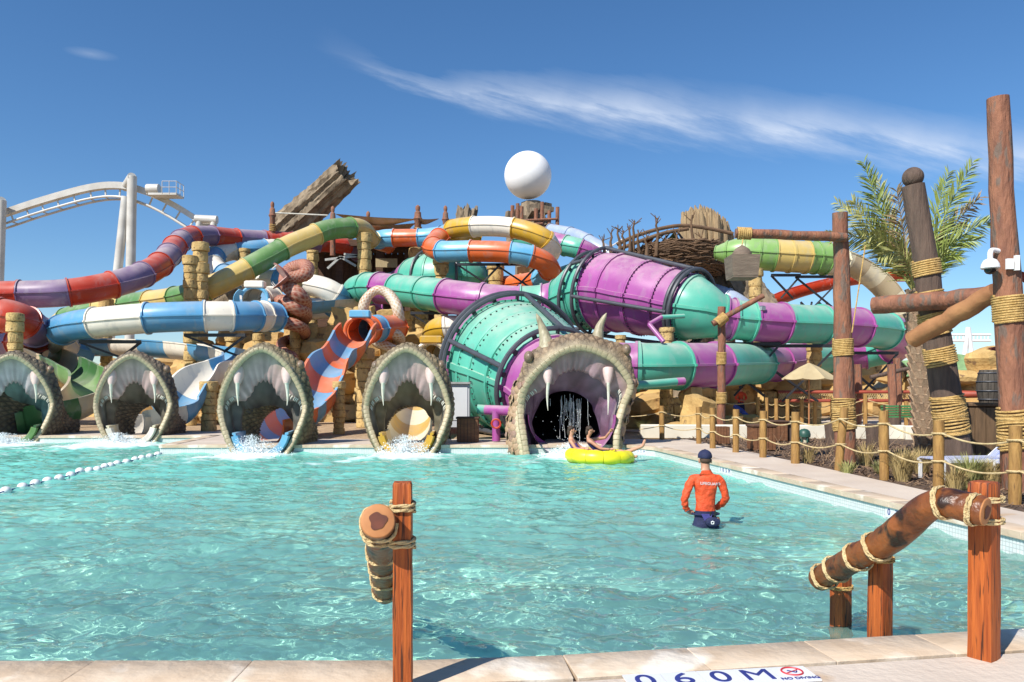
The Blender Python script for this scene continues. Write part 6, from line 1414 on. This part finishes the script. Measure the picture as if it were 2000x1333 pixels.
pA = squared_post(rr_, 1922, 4.46, at(0, 945, 4.46)[2], ZD-.02, .134, .62, 5); pB = squared_post(rr_, 1719, 5.16, at(0, 1066, 5.16)[2], -.75, .12, .55, 6); pC = squared_post(rr_, 1642, 5.86, at(0, 1092, 5.86)[2], -.75, .118, .55, 7)
for o in list(rr_.children)+list(lr.children): o.cycles.is_caustics_receiver = True
C, R = knotty_log(rr_, [(1924, 1000, 4.26), (1895, 994, 4.32), (1850, 982, 4.43), (1815, 990, 4.53), (1775, 1022, 4.68), (1735, 1055, 4.86), (1690, 1080, 5.05), (1640, 1108, 5.38), (1600, 1132, 5.62)], [.077, .081, .085, .086, .092, .09, .085, .085, .084], 11)
for y in (974, 1016): lash(rr_, (pA[0], 4.46, at(0, y, 4.46)[2]), (0, 0, 1), .091, .091, 2.4, .009, .018)
lash(rr_, (pB[0], 5.16, at(0, 1092, 5.16)[2]), (0, 0, 1), .079, .079, 2.4, .008, .016, rope_m()); lash(rr_, (pC[0], 5.86, at(0, 1146, 5.86)[2]), (0, 0, 1), .078, .078, 2.4, .008, .016, rope_m())
for k in (.05, .17, .55, .68, .87, .97):
    i = int(k*(len(C)-1)); lash(rr_, C[i], C[min(i+3, len(C)-1)]-C[max(i-3, 0)], R[i]*1.07, R[i]*1.07, 2.0, .009, .017)

# ------------------------------------------------------------------ lane line of floats
ll = thing('float_line', 'string of white pool floats on a blue cord', 'float line', (-9.2, 21.0, 0))
fpx = [(-160, 1012), (-118, 997), (-78, 985), (-36, 972), (11, 958), (44, 950), (69, 943), (93, 938), (116, 933), (138, 927), (156, 919), (174, 918), (190, 916), (205, 910), (216, 908), (229, 904), (247, 901), (264, 896), (277, 893), (292, 890), (308, 886)]
fl = []
flm = None
for i, (x, y) in enumerate(fpx):
    p = gp(x, y+3, .0); p[2] = .015; fl.append(p)
    if flm is None:
        u = np.linspace(0, math.pi, 12); w = np.linspace(0, 2*math.pi, 18, endpoint=False)
        flm = mesh('float', *loft(np.array([[[.092*math.sin(a)*math.cos(b), .092*math.sin(a)*math.sin(b), .08*math.cos(a)] for b in w] for a in u]))); flm.materials.append(pm('float_white', (.78, .78, .78), .35, (.7, .7, .7), 4))
    o = bpy.data.objects.new('float', flm); COL.objects.link(o); o.parent = ll; o.location = Vector(p)-Vector(ll.location)
end = gp(319, 884, .03); 
mk('cord', pipe(np.array(fl+[end]), .012, 6), pm('blue_cord', (.03, .05, .30), .6), ll); mk('anchor_clip', box(end, (.14, .14, .12), 0, .02), steel_d(), ll)

# ------------------------------------------------------------------ people
skin_m = pm('tanned_skin', (.52, .27, .17), .5, (.46, .23, .14), 8, spec=.4)
def skinned(name, verts, edges, root=0, sub=2):
    me = bpy.data.meshes.new(name); me.from_pydata([v[0] for v in verts], edges, []); o = bpy.data.objects.new(name, me); COL.objects.link(o)
    md = o.modifiers.new('skin', 'SKIN'); md.use_smooth_shade = True; md.branch_smoothing = .5
    for i, v in enumerate(verts):
        r = v[1] if isinstance(v[1], tuple) else (v[1], v[1]); me.skin_vertices[0].data[i].radius = r; me.skin_vertices[0].data[i].use_root = (i == root)
    s = o.modifiers.new('sub', 'SUBSURF'); s.levels = sub; s.render_levels = sub
    dg = bpy.context.evaluated_depsgraph_get(); m2 = bpy.data.meshes.new_from_object(o.evaluated_get(dg)); m2.name = name
    bpy.data.objects.remove(o); m2.polygons.foreach_set('use_smooth', np.ones(len(m2.polygons), bool)); return m2
def inflate(me, keep, d, name):
    """clothing: the faces of the body that keep() accepts, pushed out along their normals"""
    bm = bmesh.new(); bm.from_mesh(me); bm.normal_update()
    bmesh.ops.delete(bm, geom=[f for f in bm.faces if not keep(f.calc_center_median())], context='FACES')
    seen = set(); best = []
    for v0 in bm.verts:
        if v0 in seen: continue
        st = [v0]; comp = []; seen.add(v0)
        while st:
            q = st.pop(); comp.append(q)
            for e in q.link_edges:
                o2 = e.other_vert(q)
                if o2 not in seen: seen.add(o2); st.append(o2)
        if len(comp) > len(best): best = comp
    bs = set(best); bmesh.ops.delete(bm, geom=[v for v in bm.verts if v not in bs], context='VERTS')
    for v in bm.verts: v.co += v.normal*d
    m = bpy.data.meshes.new(name); bm.to_mesh(m); bm.free(); m.materials.clear(); return m
def ellip(c, r, n=14, m=20, cut=None):
    u = np.linspace(0, math.pi, n); w = np.linspace(0, 2*math.pi, m, endpoint=False)
    return loft(np.array([[[c[0]+r[0]*math.sin(a)*math.cos(b), c[1]+r[1]*math.sin(a)*math.sin(b), c[2]+r[2]*math.cos(a)] for b in w] for a in u]))
def hand(parent, wrist, d, up, s=1.0):
    """palm with five separate curled fingers"""
    d = Vector(d).normalized(); u = Vector(up); u = (u-d*u.dot(d)).normalized(); sd_ = d.cross(u); wv = Vector(wrist); parts = []
    palm = [wv, wv+d*.045*s, wv+d*.085*s]; parts.append(pipe(np.array([list(p) for p in palm]), np.array([.024, .036, .034])*s, 10))
    for k, (off, ln) in enumerate(((-.028, .062), (-.010, .072), (.009, .07), (.027, .055))):
        b = wv+d*.08*s+sd_*off*s; parts.append(pipe(np.array([list(b), list(b+d*ln*.5*s), list(b+d*ln*.8*s-u*.02*s), list(b+d*ln*.85*s-u*.04*s)]), np.array([.0095, .009, .008, .006])*s, 8))
    b = wv+d*.03*s-sd_*.03*s; parts.append(pipe(np.array([list(b), list(b+d*.03*s-sd_*.03*s), list(b+d*.055*s-sd_*.04*s-u*.01*s)]), np.array([.012, .011, .008])*s, 8))
    return mk('hand', merge(*parts), skin_m, parent, True)
# --- lifeguard standing in the pool, back to the camera, hands on hips
gx, gy = at(1378, 0, 10.1)[0], 10.1; zf_ = float(floor_z(gy))
lg = thing('person', 'lifeguard in orange long-sleeved top and navy shorts standing thigh-deep in the pool', 'person', (gx, gy, 0), 0)
V = [((0, 0, .13), (.155, .105)), ((0, 0, .28), (.138, .098)), ((0, .01, .45), (.150, .105)), ((0, .0, .60), (.165, .10)), ((0, -.01, .69), (.10, .075)), ((0, .0, .755), (.056, .058)), ((0, .02, .83), (.062, .075)), ((0, .03, .90), (.076, .093)), ((0, .03, .965), (.05, .065)),
     ((-.165, 0, .645), (.062, .062)), ((-.225, -.01, .53), (.052, .052)), ((-.285, -.03, .37), (.043, .043)), ((-.262, .02, .26), (.040, .040)), ((-.215, .05, .185), (.029, .029)),
     ((.165, 0, .645), (.062, .062)), ((.225, .0, .53), (.052, .052)), ((.275, .0, .37), (.043, .043)), ((.225, .10, .275), (.040, .040)), ((.16, .15, .215), (.029, .029)),
     ((-.085, 0, .02), (.098, .10)), ((-.10, .0, -.16), (.078, .08)), ((-.11, 0, -.36), (.056, .058)), ((-.11, -.02, -.55), (.052, .054)), ((-.11, -.01, zf_+.07), (.036, .04)), ((-.12, .14, zf_+.035), (.035, .03)),
     ((.085, 0, .02), (.098, .10)), ((.10, .0, -.16), (.078, .08)), ((.11, 0, -.36), (.056, .058)), ((.11, -.02, -.55), (.052, .054)), ((.11, -.01, zf_+.07), (.036, .04)), ((.12, .14, zf_+.035), (.035, .03))]
E_ = [(0, 1), (1, 2), (2, 3), (3, 4), (4, 5), (5, 6), (6, 7), (7, 8), (3, 9), (9, 10), (10, 11), (11, 12), (12, 13), (3, 14), (14, 15), (15, 16), (16, 17), (17, 18), (0, 19), (19, 20), (20, 21), (21, 22), (22, 23), (23, 24), (0, 25), (25, 26), (26, 27), (27, 28), (28, 29), (29, 30)]
bme = skinned('body', V, E_); body = obj('body', bme, skin_m, lg, True); body.cycles.is_caustics_receiver = True
navy = pm('navy_cloth', (.016, .022, .075), .8, (.010, .014, .05), 12, bump=.3); orange = pm('orange_rash_top', (.72, .085, .018), .65, (.60, .064, .014), 5, bump=.8, bscale=11)
top_ = obj('rash_top', inflate(bme, lambda c: c.z > .165 and c.z < .745 and not (abs(c.x) > .17 and c.z < .20) , .008, 'rash_top'), orange, lg, True)
for v in top_.data.vertices:
    q = v.co; v.co = q+v.normal*(.0045*math.sin(q.z*95+6*math.sin(q.x*14+q.y*9))*math.exp(-((q.z-.22)/.12)**2)+.004*math.sin((q.z+abs(q.x))*85+3*math.sin(q.y*20))*(abs(q.x) > .19)+.0025*math.sin(q.x*60+q.z*40)) 
sh = inflate(bme, lambda c: -.30 < c.z < .20 and abs(c.x) < .19 and c.y < .125, .014, 'shorts'); 
for v in sh.vertices:
    k = max(0, min(1, (.12-v.co.z)/.3)); v.co.x *= 1+.12*k; v.co.y *= 1+.18*k
shorts = obj('shorts', sh, navy, lg, True); shorts.cycles.is_caustics_receiver = True
hand(lg, (-.225, .045, .195), (.8, .35, -.25), (-.3, -.5, .9), .95); hand(lg, (.16, .15, .215), (-.8, .2, -.2), (.3, .5, .9), .95)
mk('wristband', torus((-.235, .035, .215), (.55, .25, -.8), .031, .012, 16, 6), pm('band_teal', (.05, .25, .35), .5), lg, True)
cap = ellip((0, .03, .925), (.092, .108, .09), 16, 24); cv = cap[0]; cv[:, 2] = np.where(cv[:, 2] < .905, .905+(cv[:, 2]-.905)*.12, cv[:, 2]); cap_o = mk('cap', cap, navy, lg, True)
mk('cap_peak', loft(np.array([[[.075*math.cos(a)*k, .10+.10*math.sin(a)*k+.03, .905-.012*k] for a in np.linspace(0, math.pi, 12)] for k in (.6, 1.0)]), False), navy, cap_o, True)
mk('cap_button', ellip((0, .03, 1.015), (.01, .01, .006), 6, 8), navy, cap_o, True)
for s in (-1, 1): mk('ear', ellip((s*.078, .02, .865), (.012, .022, .033), 8, 10), skin_m, lg, True)
mk('nose', ellip((0, .125, .86), (.014, .022, .02), 8, 10), skin_m, lg, True); mk('hair', ellip((0, -.015, .875), (.072, .058, .05), 10, 16), pm('brown_hair', (.07, .04, .022), .8), lg, True)
# waist bag on the belt
wb_ = mk('waist_bag', loft(np.array([[[.055+.10*math.cos(a)*k, -.125-.055*d, .09+.062*math.sin(a)*k] for a in np.linspace(0, 6.28, 18, endpoint=False)] for k, d in ((.95, 0), (1, .3), (.95, .8), (.75, 1))]), True, True, True), navy, lg, True)
mk('bag_panel', loft(np.array([[[-.09, -.128, .19], [.05, -.14, .19], [.02, -.165, .07], [-.03, -.14, .07]], [[-.09, -.12, .19], [.05, -.13, .19], [.02, -.155, .07], [-.03, -.13, .07]]]), True, True, True), pm('violet_cloth', (.06, .055, .25), .8), wb_, True, smooth=False)
for x in (.03, .09): mk('bag_strap', bar((x, -.125, .15), (x, -.145, .22), .013, 8), steel_d(), wb_, True)
mk('badge', merge(torus((.045, -.186, .085), (0, 1, .01), .017, .005, 18, 6), *[ellip((.045+.02*math.cos(q), -.186, .085+.02*math.sin(q)), (.007, .004, .007), 5, 8) for q in (.6, 1.57, 2.5, 3.9, 5.4)]), pm('badge_white', (.8, .8, .8), .5), wb_, True)
bot = ellip((.135, -.10, .09), (.032, .036, .062), 10, 12); mk('drink_bottle', bot, pm('bottle_brown', (.16, .07, .035), .3), lg, True)
belt = mk('belt', merge(*[pipe(np.array([[.175*math.cos(q), .125*math.sin(q), .175] for q in np.linspace(0, 6.29, 40)]), .012, 6, False)]), navy, lg, True)
# lettering wrapped on the back of the top
me = text_mesh('LIFEGUARD', .052, .0, .001)
dg = bpy.context.evaluated_depsgraph_get(); bvh_ob = top_
from mathutils.bvhtree import BVHTree
bt_ = BVHTree.FromPolygons([v.co.copy() for v in top_.data.vertices], [list(p.vertices) for p in top_.data.polygons])
for v in me.vertices:
    x, z = v.co.x+.045, .575+v.co.y-v.co.x*.06; h = bt_.ray_cast(Vector((x, -.6, z)), Vector((0, 1, 0))); yy = h[0].y if h[0] else -.11; v.co = Vector((x, yy-.004-v.co.z, z))
obj('lettering', me, pm('white_print', (.82, .82, .82), .6), top_, True)
# --- distant lifeguard in the shade
d2 = at(1447, 0, 36); zb_ = .225
l2 = thing('person', 'distant lifeguard in orange top and navy cap holding a blue rescue float', 'person', (d2[0], 36, zb_), 0)
def stander(t, H=1.75):
    V = [((0, 0, .93), (.15, .10)), ((0, 0, 1.10), (.135, .095)), ((0, 0, 1.30), (.155, .10)), ((0, 0, 1.42), (.13, .085)), ((0, 0, 1.50), (.055, .055)), ((0, -.02, 1.58), (.065, .075)), ((0, -.02, 1.66), (.075, .09)), ((0, -.02, 1.73), (.04, .05)),
         ((-.18, 0, 1.39), .058), ((-.25, -.03, 1.18), .047), ((-.12, -.22, 1.08), .035), ((.18, 0, 1.39), .058), ((.25, -.03, 1.18), .047), ((.10, -.22, 1.10), .035),
         ((-.09, 0, .80), .088), ((-.10, 0, .48), .058), ((-.10, .02, .10), .04), ((-.11, -.12, .04), .035), ((.09, 0, .80), .088), ((.10, 0, .48), .058), ((.10, .02, .10), .04), ((.11, -.12, .04), .035)]
    E_ = [(0, 1), (1, 2), (2, 3), (3, 4), (4, 5), (5, 6), (6, 7), (3, 8), (8, 9), (9, 10), (3, 11), (11, 12), (12, 13), (0, 14), (14, 15), (15, 16), (16, 17), (0, 18), (18, 19), (19, 20), (20, 21)]
    return skinned('body', V, E_)
b2 = stander(l2); obj('body', b2, skin_m, l2, True); obj('top', inflate(b2, lambda c: .95 < c.z < 1.49, .012, 'top'), orange, l2, True); obj('shorts', inflate(b2, lambda c: .56 < c.z < .98 and abs(c.x) < .22 and c.y > -.15, .02, 'shorts'), navy, l2, True)
mk('cap', ellip((0, -.02, 1.70), (.095, .115, .075), 10, 16), navy, l2, True); mk('cap_peak', box((0, -.16, 1.675), (.13, .12, .02)), navy, l2, True)
for s in (-1, 1): hand(l2, (s*.11, -.22, 1.09), (-s*.8, -.2, 0), (0, -1, 0))
fl_ = mk('rescue_float', pipe(np.array([at(1462, 800, 35.6), at(1447, 787, 35.6), at(1434, 778, 35.6)])+[0, 0, -.35], [.09, .11, .09], 14), pm('float_blue', (.03, .08, .40), .5)); tag(fl_, 'blue rescue float held by the distant lifeguard', 'rescue float'); setorigin(fl_)
# --- yellow raft with two riders
rc = gp(1171, 900, .0); rc[1] = 19.3; rc[0] = at(1171, 0, 19.3)[0]
rf = thing('inflatable_raft', 'bright yellow round inflatable raft leaving the horned head', 'raft', (rc[0], rc[1], .0))
ym = pm('yellow_vinyl', (.80, .72, .02), .38, (.74, .64, .015), 4, spec=.5)
n = 48
for k in range(12):
    a = np.linspace(2*math.pi*k/12+.006, 2*math.pi*(k+1)/12-.006, 9); rows = []
    for q in a:
        c = np.array([math.cos(q)*.68, math.sin(q)*.68, .13+.035*math.cos(q+2.6)]); o_ = np.array([math.cos(q), math.sin(q), 0]); e = .012*math.sin((q-a[0])/(a[-1]-a[0])*math.pi)
        rows.append([c+o_*(.19+e)*math.cos(p)+np.array([0, 0, (.17+e)*math.sin(p)]) for p in np.linspace(0, 6.283, 18, endpoint=False)])
    mk('tube_chamber', loft(np.array(rows), True, True, True), ym, rf, True)
mk('raft_floor', pipe(np.array([[0, 0, -.04], [0, 0, -.02]]), .6, 24), ym, rf, True)
hair_m = pm('dark_hair', (.035, .02, .012), .6, (.05, .03, .018), 20, bump=.4)
def rider(label, x, y, yaw, lean, top_col, pose):
    t = thing('person', label, 'person', (rc[0]+x, rc[1]+y, .06), yaw)
    L = lean
    V = [((0, 0, .10), (.15, .11)), ((0, .10*L, .26), (.13, .095)), ((0, .18*L, .42), (.145, .09)), ((0, .21*L, .51), (.07, .06)), ((0, .2*L, .58), (.05, .05)), ((0, .18*L, .66), (.065, .075)), ((0, .17*L, .73), (.07, .085)), ((0, .18*L, .79), (.045, .055)),
         ((-.16, .18*L, .47), .05), ((-.22, .05, .27), .04), ((-.20, -.18, .26), .03), ((.16, .18*L, .47), .05), pose[0], pose[1],
         ((-.09, -.12, .08), .085), ((-.11, -.45, .22), .056), ((-.11, -.75, .06), .045), ((-.11, -.86, .10), .032), ((.09, -.12, .08), .085), pose[2], pose[3], pose[4]]
    E_ = [(0, 1), (1, 2), (2, 3), (3, 4), (4, 5), (5, 6), (6, 7), (2, 8), (8, 9), (9, 10), (2, 11), (11, 12), (12, 13), (0, 14), (14, 15), (15, 16), (16, 17), (0, 18), (18, 19), (19, 20), (20, 21)]
    b = skinned('body', V, E_); obj('body', b, skin_m, t, True); obj('swimwear', inflate(b, lambda c: .05 < c.z < .40 and abs(c.x) < .17 and c.y > -.16, .008, 'swimwear'), pm('swimwear_'+top_col[0], top_col[1], .7), t, True)
    h = Vector((0, .17*L, .73)); mk('hair', merge(ellip((0, h.y+.035, .765), (.086, .085, .075), 10, 16), ellip((0, h.y+.08, .68), (.07, .05, .10), 10, 14)), hair_m, t, True)
    for s in (-1, 1): mk('eye', ellip((s*.028, h.y-.083, .725), (.011, .008, .008), 6, 8), pm('eye_dark', (.02, .015, .012), .3), t, True); mk('ear', ellip((s*.072, h.y, .715), (.01, .02, .03), 6, 8), skin_m, t, True)
    mk('nose', ellip((0, h.y-.092, .70), (.013, .018, .02), 6, 8), skin_m, t, True); mk('mouth', ellip((0, h.y-.08, .665), (.024, .008, .007), 6, 8), pm('lips', (.35, .08, .07), .5), t, True)
    hand(t, V[10][0], (0, -1, .1), (0, 0, 1)); hand(t, V[13][0], Vector(V[13][0])-Vector(V[12][0]), (0, -.3, 1)); return t
rider('rider with brown hair and purple swimwear sitting at the back of the yellow raft', -.50, .05, rad(75), 1.1, ('purple', (.14, .06, .30)), (((.22, .0, .27), .04), ((.12, -.24, .24), .03), ((.12, -.42, .20), .056), ((.12, -.72, .06), .045), ((.12, -.83, .10), .032)))
rider('rider leaning back in the yellow raft, one leg kicked up over the side', .10, .05, rad(80), 1.9, ('navy', (.03, .035, .16)), (((.23, -.04, .52), .04), ((.10, -.16, .68), .03), ((.11, -.55, .16), .06), ((.11, -.98, .33), .046), ((.11, -1.04, .50), .034)))
